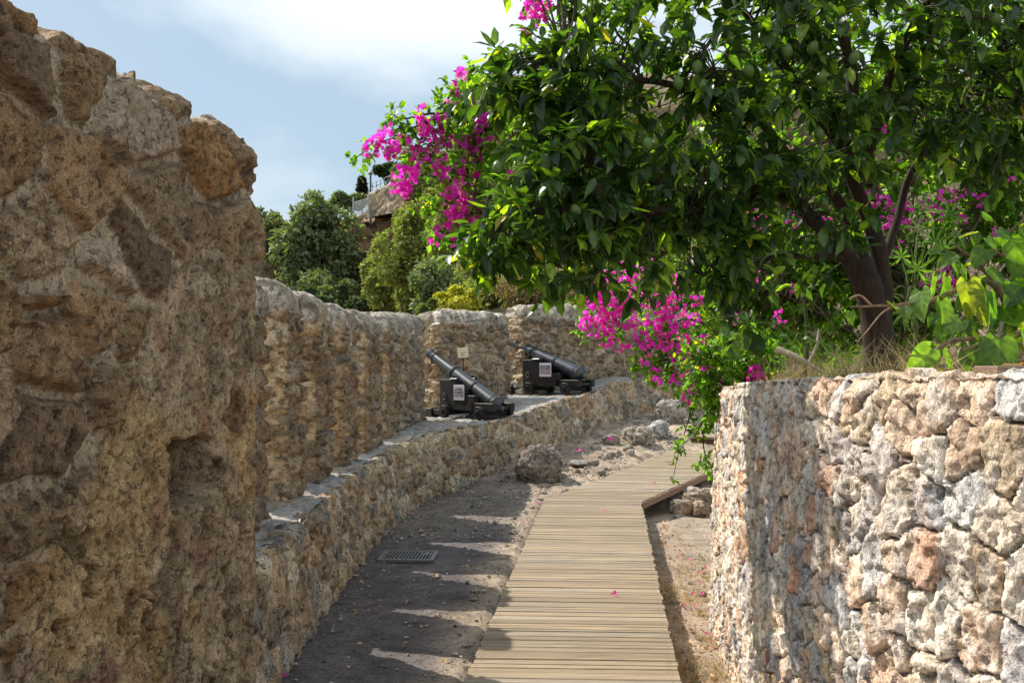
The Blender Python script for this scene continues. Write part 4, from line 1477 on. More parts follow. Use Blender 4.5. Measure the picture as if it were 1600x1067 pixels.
# the cascade beyond the end of the retaining wall
fl2 = [(1085, 500, 9, 9), (1098, 548, 8, 8), (1064, 578, 9, 9), (1050, 595, 7, 6), (1120, 590, 7, 6), (1078, 470, 9, 9), (1010, 562, 8, 8), (1095, 585, 7, 6), (1068, 440, 9, 8), (985, 425, 9, 9), (1010, 470, 12, 14), (1022, 500, 12, 14), (1046, 475, 11, 12), (1062, 530, 12, 13), (1010, 540, 10, 10), (990, 540, 9, 8), (1068, 500, 9, 8), (975, 500, 12, 14), (1000, 520, 9, 9), (1055, 560, 9, 8), (1100, 530, 7, 6), (1112, 560, 6, 5), (936, 440, 15, 22), (934, 465, 16, 26), (926, 455, 12, 16), (932, 486, 22, 44), (955, 474, 22, 44), (970, 470, 15, 22), (918, 508, 14, 22), (948, 525, 16, 26), (944, 500, 18, 28), (977, 444, 14, 16), (984, 480, 10, 10), (1003, 498, 12, 13), (1034, 462, 13, 18), (1051, 456, 15, 24), (1036, 486, 14, 22), (1042, 507, 14, 20),
       (1056, 518, 12, 14), (1028, 528, 14, 16), (1040, 534, 10, 10), (1073, 549, 14, 18), (1078, 535, 9, 9), (1038, 545, 10, 9), (1024, 584, 8, 7), (1028, 598, 6, 5), (1089, 609, 7, 6), (1076, 620, 9, 9), (997, 428, 12, 13), (958, 420, 10, 10), (965, 405, 8, 7), (938, 398, 7, 5), (912, 432, 7, 6), (1012, 455, 9, 8), (992, 458, 8, 7), (1060, 490, 9, 8), (985, 512, 9, 8), (968, 540, 8, 7), (1050, 436, 9, 9), (1090, 470, 6, 5), (1015, 400, 6, 4)]
vine("bougainvillea", "bougainvillea cascading with magenta flowers over the far end of the retaining wall", at(1150, 540, 9.6),
     [[(1150, 545, 9.6), (1100, 470, 9.7), (1030, 430, 9.7), (960, 440, 9.6), (915, 490, 9.5)], [(1150, 545, 9.6), (1090, 500, 9.6), (1030, 520, 9.4), (1010, 560, 9.3)],
      [(1160, 545, 9.5), (1120, 560, 9.4), (1090, 600, 9.3), (1075, 660, 9.2), (1052, 742, 9.2)], [(1165, 550, 9.5), (1130, 580, 9.3), (1105, 640, 9.25), (1100, 700, 9.2), (1106, 742, 9.2)], [(1100, 470, 9.7), (1060, 480, 9.6), (1040, 540, 9.4), (1060, 600, 9.3)], [(1030, 430, 9.7), (990, 460, 9.6), (960, 520, 9.5)]],
     [(1000, 470, 9.7, 85, 55, .3, 150), (1080, 480, 9.8, 80, 70, .35, 150), (1040, 550, 9.45, 60, 50, .22, 110), (1090, 570, 9.4, 60, 50, .25, 120), (1105, 625, 9.25, 28, 46, .12, 44), (1090, 665, 9.2, 20, 24, .08, 12), (1010, 560, 9.4, 26, 20, .1, 20), (1140, 540, 9.6, 60, 50, .3, 100), (940, 500, 9.55, 30, 35, .12, 24), (1054, 712, 9.2, 6, 20, .04, 5), (1103, 735, 9.2, 8, 12, .04, 6)],
     fl2, lambda px, py: 9.35 if px < 1000 else 9.1, n_per=8, L=.058)
# the bush on top of the wall end
vine("bougainvillea", "low leafy bougainvillea bush with few pink flowers on the wall's end", at(1160, 590, 8.0),
     [[(1165, 597, 8.0), (1130, 560, 7.9), (1090, 560, 7.8)], [(1165, 597, 8.0), (1170, 550, 7.9), (1190, 525, 7.8)], [(1165, 597, 8.0), (1140, 590, 7.85), (1112, 630, 7.8)], [(1170, 597, 8.0), (1195, 570, 8.0), (1225, 575, 8.0)]],
     [(1140, 560, 7.9, 55, 38, .2, 110), (1180, 545, 8.0, 36, 32, .2, 60), (1115, 600, 7.85, 28, 30, .12, 44), (1110, 640, 7.85, 12, 25, .08, 16), (1090, 560, 7.9, 30, 25, .12, 26)],
     [(1181, 580, 8, 9), (1170, 591, 8, 8), (1186, 588, 6, 6), (1105, 577, 6, 4)], 7.75, n_per=8, L=.05)
# the big mass behind the lemon tree
fl3 = [(1170, 338, 18, 22), (1185, 350, 14, 14), (1155, 345, 12, 12), (1110, 370, 9, 8), (1140, 388, 6, 5), (1240, 345, 10, 10), (1290, 345, 9, 8), (1350, 268, 9, 8), (1365, 258, 6, 5), (1372, 200, 9, 8), (1340, 210, 6, 5), (1360, 310, 11, 12), (1380, 318, 10, 10), (1400, 340, 13, 14), (1378, 345, 12, 12), (1420, 325, 10, 10), (1450, 320, 10, 9), (1480, 305, 12, 12), (1500, 298, 9, 8), (1430, 350, 9, 8), (1465, 335, 9, 8),
       (1570, 380, 16, 20), (1585, 390, 12, 12), (1560, 365, 9, 8), (1455, 440, 16, 18), (1475, 425, 13, 14), (1480, 440, 12, 12), (1240, 232, 6, 4), (1545, 220, 5, 3), (1580, 285, 5, 3), (1220, 495, 8, 7), (1145, 500, 8, 7), (1180, 430, 6, 4), (1240, 450, 7, 5), (1395, 378, 10, 9), (1500, 345, 8, 7), (1530, 310, 9, 8)]
vine("bougainvillea", "tall dense bougainvillea thicket behind the lemon tree, dotted with magenta flowers", at(1400, 560, 9.4),
     [[(1400, 570, 9.4), (1350, 450, 9.4), (1250, 330, 9.3), (1150, 330, 9.2)], [(1400, 570, 9.4), (1420, 400, 9.4), (1440, 200, 9.3), (1480, 60, 9.2)], [(1400, 570, 9.5), (1500, 400, 9.3), (1580, 250, 9.2), (1640, 100, 9.0)], [(1400, 570, 9.5), (1300, 500, 9.5), (1200, 450, 9.5)], [(1420, 400, 9.4), (1330, 200, 9.4), (1250, 60, 9.4)], [(1500, 400, 9.3), (1600, 400, 9.2), (1680, 380, 9.0)]],
     [(1400, 320, 10.0, 260, 130, .5, 640), (1500, 200, 10.0, 200, 150, .5, 470), (1620, 250, 9.8, 130, 230, .5, 420), (1250, 380, 10.0, 150, 110, .5, 430), (1180, 350, 9.9, 90, 70, .4, 160), (1300, 480, 10.0, 190, 80, .5, 420), (1500, 460, 9.9, 170, 100, .5, 420), (1420, 60, 10.1, 300, 130, .6, 460), (1250, 200, 10.2, 160, 160, .5, 420), (1650, 430, 9.6, 110, 100, .5, 200), (1180, 480, 10.1, 90, 80, .5, 200), (1600, 80, 9.7, 140, 140, .6, 260)],
     fl3, lambda px, py: 9.15, n_per=9, L=.085, W=.06, colf=lambda k: mixcol((.06, .125, .025), (.13, .225, .042), k, (.28, .30, .04), .07, .4))

# ------------------------------------------------------------------ palmate plants behind the trunk
def palmate(px, py, Y, pxs, label, n=9):
    b = at(px, py, Y)
    root = thing("palmate_plant", label, "plant", tuple(b), 0, "lobed-leaf plants behind the trunk")
    m = MB(); LV = Leaves()
    top = np.array([0, 0, .55])
    m.tube(curve_pts([(0, 0, -.1), (.03, 0, .3), (0, .02, .62)], 8), np.linspace(.02, .012, 8), 7, (.10, .12, .05))
    P, X, Nn = [], [], []
    for (qx, qy) in pxs:
        e = at(qx, qy, Y + rng.uniform(-.25, .2)) - b
        s = np.array([0, 0, .25 + .4 * rng.random()])
        m.tube(curve_pts([s, (s + e) / 2 + (0, 0, .06), e], 6), np.linspace(.007, .004, 6), 5, (.11, .15, .05))
        P.append(e); dirv = unit(e - s + np.array([0, -.1, -.12])); X.append(dirv); Nn.append(np.array([0, -.75, .7]) + rng.normal(size=3) * .25)
    k = len(P)
    LV.add("palm", np.array(P), np.array(X), np.array(Nn), rng.uniform(.15, .21, k), .19, mixcol((.07, .13, .05), (.11, .20, .05), k), rng.uniform(.6, 1.3, k))
    m.build("stem", M_BARK, root, True)
    LV.build("leaves", M_BLEAF, root)


palmate(1425, 575, 7.9, [(1435, 365), (1455, 385), (1410, 410), (1430, 430), (1470, 400), (1395, 455), (1450, 450), (1415, 480), (1480, 345), (1440, 335)], "lobed-leaf plant with silvery green leaves just right of the lemon trunk")
palmate(1255, 590, 7.6, [(1352, 395), (1300, 548), (1275, 530), (1180, 505), (1320, 545), (1240, 535), (1290, 560)], "lobed-leaf plant low in the dry grass left of the lemon trunk")

# ------------------------------------------------------------------ broad-leaved shrub in front right
b = at(1560, 580, 4.75)
root = thing("broad_leaf_shrub", "shrub with large drooping heart-shaped leaves on the wall top at right", "shrub", tuple(b))
m = MB(); LV = Leaves()
st = [[(1620, 600, 4.9), (1585, 500, 4.8), (1530, 415, 4.7), (1490, 380, 4.65)], [(1585, 500, 4.8), (1540, 440, 4.7), (1460, 468, 4.5), (1400, 474, 4.4), (1328, 481, 4.35)], [(1600, 540, 4.8), (1540, 530, 4.5), (1470, 540, 4.35), (1440, 590, 4.2)], [(1620, 560, 4.8), (1640, 450, 4.8), (1600, 390, 4.7)], [(1530, 415, 4.7), (1570, 370, 4.65), (1610, 330, 4.6)], [(1600, 520, 4.7), (1560, 535, 4.4), (1500, 545, 4.3)]]
SP = []
for pl in st:
    SP.append(limb(m, [at(*p) - b for p in pl], .016, .004, 24, (.22, .15, .09), 6, .012))
limb(m, [at(1400, 474, 4.4) - b, at(1375, 492, 4.4) - b, at(1338, 535, 4.38) - b], .005, .002, 10, (.3, .2, .13), 5)
limb(m, [at(1365, 478, 4.38) - b, at(1345, 462, 4.36) - b, at(1325, 468, 4.36) - b], .006, .003, 10, (.3, .2, .13), 5)
big = [(1440, 455, 4.42, 85, (-.25, -.9)), (1470, 470, 4.4, 100, (.15, -1)), (1510, 440, 4.5, 100, (.1, -1)), (1545, 455, 4.5, 110, (.0, -1)), (1500, 500, 4.4, 90, (-.8, -.35)), (1455, 545, 4.25, 90, (-.6, -.6)), (1480, 580, 4.3, 70, (-.3, -.9)), (1560, 530, 4.3, 130, (-.1, -1)),
       (1600, 520, 4.35, 130, (.05, -1)), (1520, 545, 4.35, 100, (-.1, -1)), (1585, 440, 4.55, 100, (.35, -.9)), (1600, 410, 4.55, 110, (.3, -.9)), (1540, 390, 4.6, 70, (-.6, -.6)), (1490, 400, 4.6, 60, (-.7, -.4)), (1560, 360, 4.6, 60, (.6, -.6)), (1430, 470, 4.45, 60, (-.5, -.8)), (1450, 595, 4.15, 55, (-.35, -.9)),
       (1590, 350, 4.6, 60, (.4, -.8)), (1620, 470, 4.5, 110, (.1, -1)), (1520, 470, 4.6, 80, (.5, -.8)), (1415, 478, 4.45, 40, (-.3, -.9)), (1330, 487, 4.35, 36, (-.1, -1)), (1615, 560, 4.3, 90, (.5, -.7)), (1500, 372, 4.62, 45, (.7, .4)), (1470, 395, 4.62, 40, (-.8, .1)), (1420, 592, 4.1, 50, (-.2, -1)), (1545, 345, 4.6, 40, (-.5, .5))]
P = np.array([at(px, py, Y) - b for px, py, Y, s, d in big])
X = np.array([(d[0], rng.uniform(-.45, -.05), d[1]) for px, py, Y, s, d in big])
Lb = np.array([s * .6 * Y / F for px, py, Y, s, d in big])
g2 = np.random.default_rng(77)
for _ in range(62):
    px, py = g2.uniform(1445, 1625), g2.uniform(350, 560)
    if px + (py - 350) * .0 < 1445 + (450 - py) * .5:
        continue
    P = np.vstack([P, at(px, py, g2.uniform(4.5, 5.0)) - b]); X = np.vstack([X, [g2.uniform(-.7, .7), g2.uniform(-.4, .1), -.7]])
    Lb = np.append(Lb, g2.uniform(.06, .14))
nb_ = len(P)
LV.add("big", P, X, np.array([[rng.normal() * .7, -.6, .9 + rng.normal() * .4] for _ in range(nb_)]), Lb, Lb * .74, mixcol((.06, .125, .035), (.12, .20, .045), nb_, (.24, .26, .04), .08, .25), rng.uniform(.4, 2.0, nb_))
SPa = np.vstack(SP)
k = SPa[rng.integers(0, len(SPa), 46)] + rng.normal(size=(46, 3)) * .015
kd = rdir(46) * .8 + np.array([0, -.3, -.2])
Ls_ = rng.uniform(.03, .075, 46)
LV.add("big", k, kd, UP + rdir(46) * .5, Ls_, Ls_ * .6, mixcol((.13, .18, .03), (.24, .26, .04), 46), rng.uniform(.2, 1.5, 46))
m.build("stems", M_BARK, root, True)
LV.build("leaves", M_BLEAF, root)


# ------------------------------------------------------------------ dry grass and straw
def blades(LV, P, hmin, hmax, lean, cols, wid=.004):
    n = len(P)
    X = unit(np.stack([rng.normal(size=n) * lean, rng.normal(size=n) * lean, np.ones(n)], 1))
    L = rng.uniform(hmin, hmax, n)
    LV.add("blade", P, X, rdir(n), L, wid * rng.uniform(.7, 1.5, n), cols, rng.uniform(.3, 3.0, n))


def terrace_pts(n, dmin, dmax, ymin, ymax):
    ps = []
    i0 = [i for i in range(len(pp)) if ymin < pp[i, 1] < ymax]
    for _ in range(n):
        i = i0[rng.integers(len(i0))]
        d = dmin + (dmax - dmin) * rng.random() ** 1.3
        q = pp[i] - nrm2[i] * d
        ps.append((q[0], q[1], zt[i] - .05 + .10 * d))
    return np.array(ps)


LV = Leaves()
def straw(n):
    return mixcol((.46, .34, .17), (.60, .50, .29), n, (.16, .20, .05), .2, .25)
P = terrace_pts(2600, .3, 1.7, 4.2, 9.6)
clump = fbm(P * 2.2, 2, 970) > -.1
P = P[clump]
blades(LV, P, .06, .30, .7, straw(len(P)))
P = terrace_pts(900, .22, .6, 3.6, 8.6)
blades(LV, P, .04, .16, 3.0, straw(len(P)))
gt = LV.build("dry_grass", M_DRY)
tag(gt, "straw and dry grass on the terrace behind the retaining wall top", "dry grass", kind="stuff")
LV = Leaves()
n = 5200
y = rng.uniform(5.0, 11.5, n); x0 = deck_right(y) - .25
xr = np.interp(y, pp[::-1, 1][np.argsort(pp[::-1, 1])], pp[::-1, 0][np.argsort(pp[::-1, 1])])
tq_ = rng.random(n)
x = x0 + (xr - x0 + .02) * tq_
P = np.stack([x, y, ground_base(x, y)], 1)
keep = (fbm(P * 2.4, 3, 975) + .55 * (tq_ - .55) + .35 * sstep(8.5, 5.5, y) > .0) & (y < 10.5)
P = P[keep]
blades(LV, P, .03, .15, 1.1, straw(len(P)), .0045)
gs = LV.build("dry_grass", M_DRY)
tag(gs, "dry grass strip on the earth between the boardwalk and the retaining wall", "dry grass", kind="stuff")
# dead leaves
LV = Leaves()
n = 420
y = rng.uniform(5.0, 13, n); x0 = deck_right(y); xr = np.interp(y, np.sort(pp[:, 1]), pp[np.argsort(pp[:, 1]), 0])
x = x0 + (np.minimum(xr, 1.9) - x0) * rng.random(n)
P = np.stack([x, y, ground_base(x, y) + .02], 1)
P2_ = np.stack([rng.uniform(-1.35, .2, 90), rng.uniform(5.4, 14, 90), np.zeros(90)], 1)
P2_ = P2_[P2_[:, 0] < deck_left(P2_[:, 1]) - .03]
P2_[:, 2] = ground_base(P2_[:, 0], P2_[:, 1]) + .02
P = np.vstack([P, P2_, terrace_pts(260, .25, 1.4, 3.8, 9) + (0, 0, .03)])
n = len(P)
Xh = rng.normal(size=(n, 3)) * np.array([1, 1, .2])
LV.add("leaf", P, Xh, UP + .5 * rdir(n), rng.uniform(.025, .07, n), .028, mixcol((.30, .17, .08), (.42, .28, .15), n, (.5, .36, .2), .2, .35), rng.uniform(0, 2.5, n))
dl = LV.build("dead_leaves", M_DRY)
tag(dl, "curled brown dead leaves lying about on the ground", "dead leaves", kind="stuff")

# dead branches on the terrace
def stick(label, pl, r, col=(.36, .30, .24), name="dead_branch"):
    m = MB()
    p0 = at(*pl[0][0])
    for i, l in enumerate(pl):
        limb(m, [at(*q) - p0 for q in l], r * (.6 if i else 1), r * .4, 16, col, 7, .006)
    o = m.build(name, M_BARK, None, True)
    o.location = p0
    tag(o, label, "dead branch")


stick("pale dead branch lying in the dry grass on the wall top", [[(1215, 545, 7.3), (1250, 560, 7.2), (1295, 588, 7.1)], [(1262, 568, 7.2), (1275, 545, 7.2), (1280, 515, 7.25)]], .022, (.44, .38, .30))
stick("broken grey stump branch sticking out among the big leaves at right", [[(1515, 405, 5.2), (1545, 425, 5.2), (1575, 440, 5.15)], [(1560, 432, 5.2), (1570, 470, 5.2), (1560, 540, 5.2)]], .022, (.36, .31, .27))
stick("bleached leaning branch hanging with the bougainvillea over the boardwalk", [[(1100, 640, 9.15), (1085, 675, 9.1), (1062, 700, 9.1)], [(1088, 668, 9.1), (1096, 655, 9.05), (1098, 640, 9.05)]], .016, (.62, .60, .55))
stick("thin red-brown twig leaning across the dry grass right of the trunk", [[(1418, 565, 5.4), (1435, 540, 5.4), (1452, 520, 5.4)]], .006, (.34, .17, .09))
m = MB(); m.box((-.16, -.06, -.02), (.16, .06, .02), col=(.26, .18, .13), bev=.004)
o = m.build("wooden_board", M_WOOD); o.location = at(1592, 580, 3.95); o.rotation_euler = (0, 0, .35)
tag(o, "short brown board lying on the wall top under the big leaves", "board")

# ------------------------------------------------------------------ fallen flowers
LVp = Leaves()
ax = np.array([[0, 0, 1.0]]); 
for k in range(3):
    o_ = np.array([[math.cos(2.094 * k), math.sin(2.094 * k), 0]])
    LVp.add("bract", np.array([[0, 0, 0.0]]), o_ * .9 + ax * .35, ax - .3 * o_, .028, .026, [(.80, .08, .45)])
pet0 = LVp.build("fallen_flower", M_FLOWER)
DZ = .006
spots = [(960, 930, "beside the middle of the boardwalk's near stretch", .0), (1022, 757, "", 0), (975, 780, "", 0), (991, 792, "", 0), (902, 775, "", 0), (1000, 898, "", 0), (945, 802, "", 0), (852, 870, "", 0)]
where = {0: "largest fallen magenta flower, alone on the near planks of the boardwalk", 1: "fallen pink flower on the angled boardwalk stretch", }
def flat_at(px, py, zfun):
    Y = 12.0
    for _ in range(30):
        X = (px - 800) * Y / F
        z = zfun(X, Y)
        Y = (EYE - z) * F / (py - HY)
    return (px - 800) * Y / F, Y, z
first = True
def petal(px, py, zfun, label, group, dz=.008, sc=1.0):
    global first
    o = pet0 if first else pet0.copy()
    if not first:
        COL.objects.link(o)
    first = False
    x, y, z = flat_at(px, py, zfun)
    o.location = (x, y, z + dz)
    o.scale = (sc,) * 3
    o.rotation_euler = (rng.normal() * .3, rng.normal() * .3, rng.random() * 6)
    tag(o, label, "fallen flower", group)
for (px, py) in [(960, 930), (975, 780), (991, 792), (945, 800), (903, 776)]:
    petal(px, py, lambda X, Y: 0.0, "fallen magenta flower lying on the near straight planks of the boardwalk", "fallen flowers on the straight boardwalk", sc=1.2 if py == 930 else 1)
for (px, py) in [(1022, 758), (1050, 725)]:
    petal(px, py, lambda X, Y: .095 * max(0, Y - 13.1), "fallen pink flower lying on the angled stretch of boardwalk", "fallen flowers on the angled boardwalk", dz=.03)
for (px, py) in [(1102, 893), (1094, 915), (1098, 934), (1082, 934), (1084, 952), (1100, 995), (1112, 998), (1068, 953), (1063, 873), (1092, 900), (1075, 880), (1107, 960)]:
    petal(px, py, ground_z, "fallen magenta flower in the dry grass beside the retaining wall", "fallen flowers beside the retaining wall", dz=.03)
for (px, py) in [(815, 820), (441, 1064), (640, 806), (842, 790), (834, 850), (955, 697), (905, 712)]:
    petal(px, py, ground_z, "fallen magenta flower on the shaded gravel path", "fallen flowers on the gravel path", dz=.03)
# ================================================================== hillside beyond the parapet
def hill_z(X, Y):
    k = X / np.maximum(Y, 1)
    w = sstep(-.135, -.03, k)
    slope = 1.6 + .30 * np.clip(Y - 25, 0, 26) + .38 * np.clip(Y - 51, 0, 60)
    rav = -2.5 + .04 * (Y - 25)
    z = rav * (1 - w) + slope * w
    plate = sstep(57.0, 60.0, Y - 6 * (k + .15) * 0)
    top = 8.6 + .10 * (Y - 58) + 26 * np.clip(k + .20, 0, .3)
    return np.maximum(z, top * plate + z * (1 - plate))


xs = np.linspace(-60, 60, 220); ys = np.concatenate([np.linspace(21.0, 62, 130), np.linspace(63, 130, 50)])
GX, GY = np.meshgrid(xs, ys, indexing="ij")
gx, gy = GX.ravel(), GY.ravel()
gz = hill_z(gx, gy)
P = np.stack([gx, gy, gz], 1)
edge = sstep(21.0, 25.5, gy - .0 * gx)
beh = gy - np.interp(gx, [-4, -1.5, .3, 4.5, 8], [17.5, 18.5, 20.5, 24.0, 26])
gz = gz + .35 * fbm(P * .25, 4, 700) + .12 * fbm(P * 1.2, 3, 701)
gz = np.where(beh < 1.0, np.minimum(gz, .2 + .9 * (gx > 6)), gz)
P[:, 2] = gz
hc = np.array([.20, .145, .085]) * (1 + .4 * fbm(P * .5, 4, 702))[:, None]
gr = sstep(-.1, .3, fbm(P * .3, 3, 703))[:, None]
hc = hc * (1 - .6 * gr) + .6 * gr * np.array([.11, .11, .045])
hill = link("hillside", raw_mesh("hillside", P, [grid_faces(len(xs), len(ys))], hc), M_HILL)
tag(hill, "dry brown hillside rising behind the parapet", "hillside", kind="structure")


# the cliff on the left
def cliff():
    k = 260; n = 120
    cp_ = curve_pts([at(340, 400, 62)[:2], at(430, 400, 60)[:2], at(520, 400, 59)[:2], at(600, 400, 58)[:2], at(650, 400, 55)[:2], at(720, 400, 50)[:2]], k)
    topz = np.interp(np.linspace(0, 1, k), [0, .2, .38, .55, .7, .8, 1], [7.5, 8.2, 9.8, 10.1, 10.2, 10, 9])
    tn = unit(np.gradient(cp_, axis=0)); nr = np.stack([tn[:, 1], -tn[:, 0]], 1)
    V = np.zeros((k, n + 14, 3))
    for j in range(n):
        f = j / (n - 1)
        z = -4 + (topz + 4) * f
        V[:, j, :2] = cp_ + nr * (2.2 * (1 - f) ** 1.5)[None].T if False else cp_ + nr * (2.6 * (1 - f) ** 1.4)
        V[:, j, 2] = z
    for j in range(14):
        V[:, n + j, :2] = cp_ - nr * (.15 + 6 * (j / 13) ** 2)
        V[:, n + j, 2] = topz + .02
    V = V.reshape(-1, 3); Q = grid_faces(k, n + 14)
    N = normals(V, Q)
    if N[:, 1].mean() > 0:
        N = -N; Q = Q[:, ::-1]
    h = 1.1 * fbm(V * np.array([.25, .25, .18]), 4, 720) + .5 * fbm(V * np.array([1, 1, .6]), 4, 721) - .35 * np.abs(fbm(V * np.array([.9, .9, .35]), 4, 722))
    e_, r_, _ = voronoi(V / np.array([1.1, 1.1, .8]) + .3 * np.stack([fbm(V, 2, 723)] * 3, 1), 724)
    h = h + .3 * sstep(0, .25, e_) * r_[:, 1]
    c = np.array([.26, .165, .105]) * (1 + .5 * fbm(V * .8, 4, 725))[:, None]
    ylw = sstep(.1, .4, fbm(V * .35, 3, 726))[:, None]
    c = c * (1 - .5 * ylw) + .5 * ylw * np.array([.34, .25, .16])
    V = V + N * h[:, None]
    o = link("cliff", raw_mesh("cliff", V, [Q], c), M_CLIFF)
    tag(o, "reddish brown rock cliff below the hilltop on the left", "cliff", kind="structure")


cliff()


# ------------------------------------------------------------------ bushes and trees far off
def far_tree(name, label, px, py, Y, rx, ry, n, L, c0, c1, pale=None, pp_=0.0, group=None, cat="tree", rd=None, lobes=9, base_px=None, kind="card", seed=0, shape=None, stem=(.10, .075, .055)):
    c = at(px, py, Y); r = np.array([rx * Y / F, (rd or rx * .8) * Y / F, ry * Y / F])
    zb = c[2] - r[2] * 1.15 if base_px is None else at(px, base_px, Y)[2]
    zb = min(zb, max(float(hill_z(np.array([c[0]]), np.array([c[1]]))[0]), c[2] - r[2] * 3.5))
    n = int(n * 2.4); L = L * .78
    root = thing(name, label, cat, (c[0], c[1], zb), 0, group)
    b0 = np.array([c[0], c[1], zb])
    g = np.random.default_rng(seed + 100)
    LV = Leaves(); m = MB()
    if shape == "cone":
        t = g.random(n) ** .75
        a = g.random(n) * 6.283
        rr = (1 - t) ** .8 * g.uniform(.7, 1.0, n)
        p = np.stack([rr * np.cos(a) * r[0], rr * np.sin(a) * r[0], (2 * t - 1) * r[2]], 1) + c
        d = unit(np.stack([np.cos(a), np.sin(a), np.full(n, 1.2)], 1))
        cl = [c]
    else:
        ii = np.arange(lobes) + .5
        ph = ii * 2.39996; zq = 1 - 2 * ii / lobes
        dirs = unit(np.stack([np.sqrt(1 - zq ** 2) * np.cos(ph), np.sqrt(1 - zq ** 2) * np.sin(ph), zq], 1) + .6 * g.normal(size=(lobes, 3)))
        r = r * 1.12
        cl = c + dirs * r * g.uniform(.45, .8, (lobes, 1))
        k = g.integers(0, lobes, n)
        rad = (g.uniform(.22, .62, lobes))[k]
        d = unit(g.normal(size=(n, 3)))
        p = cl[k] + d * (rad * (.4 + .6 * g.random(n)) ** .6)[:, None] * r
        q = fbm(p / (r.mean() * .28), 3, seed + 5)
        q2 = fbm(p / (r.mean() * .11), 2, seed + 6)
        keep = (q > -.16) & (q2 > -.3 - .3 * g.random(n))
        p, d = p[keep], d[keep]
    n2 = len(p)
    X = unit(d * .6 + unit(g.normal(size=(n2, 3))) + np.array([0, 0, -.15]))
    Nn = UP * .8 + d * .6 + g.normal(size=(n2, 3)) * .4
    col = mixcol(c0, c1, n2, pale, pp_, .35)
    Lf_ = L * g.uniform(.5, 1.6, n2)
    LV.add(kind, p - b0, X, Nn, Lf_, Lf_ * .62, col, g.uniform(-.5, 2, n2))
    top = c - b0 + np.array([0, 0, r[2] * .2])
    tr = max(.05, r[0] * .06)
    m.tube(curve_pts([(0, 0, -.6), (r[0] * .05, 0, top[2] * .5), top], 8), np.linspace(tr, tr * .4, 8), 7, stem)
    for q in cl:
        e_ = np.asarray(q) - b0
        s = np.array([0, 0, max(.05, e_[2] * .4)])
        m.tube(curve_pts([s, (s + e_) / 2 + np.array([0, 0, .1 * r[2]]), e_], 6), np.linspace(tr * .5, tr * .12, 6), 5, stem)
    m.build("trunk", M_BARK, root, True)
    LV.build("crown", M_BG, root)
    return root


G1 = ((.14, .18, .09), (.23, .27, .14))
G2 = ((.19, .22, .065), (.31, .33, .10))
G3 = ((.10, .135, .04), (.18, .21, .065))
G4 = ((.07, .10, .06), (.11, .145, .08))
far_tree("shrub", "large grey-green shrub sprawling over the cliff top on the left", 505, 395, 55.5, 62, 82, 7500, .34, *G1, (.25, .26, .12), .06, cat="shrub", rd=50, lobes=13, seed=1)
far_tree("shrub", "green ivy-like shrub hanging down the cliff below the large one", 470, 430, 54.5, 26, 55, 2000, .3, *G1, cat="shrub", rd=16, lobes=6, seed=2)
far_tree("shrub", "small bush hanging on the cliff face between the shrubs", 545, 430, 55.5, 30, 30, 1500, .28, *G4, cat="shrub", rd=14, lobes=6, seed=3)
far_tree("tree", "small feathery tree at the left skyline beside the near wall", 418, 345, 60, 18, 20, 700, .28, *G1, cat="tree", rd=16, lobes=6, base_px=400, seed=4)
far_tree("shrub", "pale green bush at the left beneath the feathery tree", 432, 385, 57.5, 24, 32, 2200, .3, (.13, .15, .07), (.18, .19, .10), cat="shrub", rd=20, lobes=7, seed=5)
far_tree("shrub", "dark bush at the foot of the cliff", 572, 472, 48, 28, 16, 1300, .26, *G4, cat="shrub", rd=20, lobes=6, seed=6)
far_tree("shrub", "dark undergrowth bush low on the left of the cliff foot", 470, 478, 46, 50, 24, 1800, .28, *G4, cat="shrub", rd=20, lobes=7, seed=26)
far_tree("tree", "light olive-green bushy tree in front of the cliff's right end", 640, 400, 40, 54, 82, 8500, .21, *G2, cat="tree", rd=44, lobes=14, base_px=500, seed=7)
far_tree("tree", "yellow-green bushy tree right of the olive-green one", 715, 410, 37, 52, 75, 6500, .2, *G2, cat="tree", rd=44, lobes=12, base_px=500, seed=8)
far_tree("tree", "dark green tree rising above the light ones behind the magenta sprays", 700, 300, 45, 70, 72, 8000, .24, *G3, cat="tree", rd=55, lobes=13, base_px=400, seed=9)
far_tree("tree", "dark evergreen tree on the slope close left of the lemon crown", 800, 330, 42, 62, 90, 7000, .24, *G3, cat="tree", rd=50, lobes=12, base_px=440, seed=10)
far_tree("shrub", "grey-olive scrub on the upper slope beyond the flowers", 800, 215, 52, 70, 50, 4500, .26, (.16, .155, .07), (.22, .20, .10), cat="shrub", rd=50, lobes=10, seed=11)
far_tree("tree", "green bushy tree on the hilltop right of the pine", 655, 272, 56, 44, 34, 3200, .27, *G1, cat="tree", rd=35, lobes=9, base_px=320, seed=12)
far_tree("tree", "tall olive tree high on the slope above the flowers", 740, 235, 54, 55, 55, 4500, .27, *G3, cat="tree", rd=45, lobes=10, base_px=320, seed=13)
far_tree("shrub", "bright yellow-green bush just behind the parapet between the merlons", 715, 470, 27.5, 36, 28, 3600, .12, (.36, .35, .04), (.55, .50, .08), cat="shrub", rd=30, lobes=9, base_px=505, seed=14)
far_tree("shrub", "dark thin bush in the parapet gap left of the yellow one", 668, 480, 26.5, 14, 22, 900, .10, *G3, cat="shrub", rd=14, lobes=5, base_px=515, seed=15)
far_tree("shrub", "dry brown brush behind the second long merlon", 830, 462, 28.5, 54, 36, 4500, .12, (.24, .17, .09), (.33, .25, .14), (.16, .18, .06), .12, cat="shrub", rd=40, lobes=11, base_px=505, seed=16)
far_tree("shrub", "dry straw-coloured brush behind the parapet near the lemon branches", 910, 450, 29.5, 50, 40, 3600, .12, (.27, .20, .11), (.36, .28, .16), (.15, .17, .06), .15, cat="shrub", rd=40, lobes=10, base_px=505, seed=17)
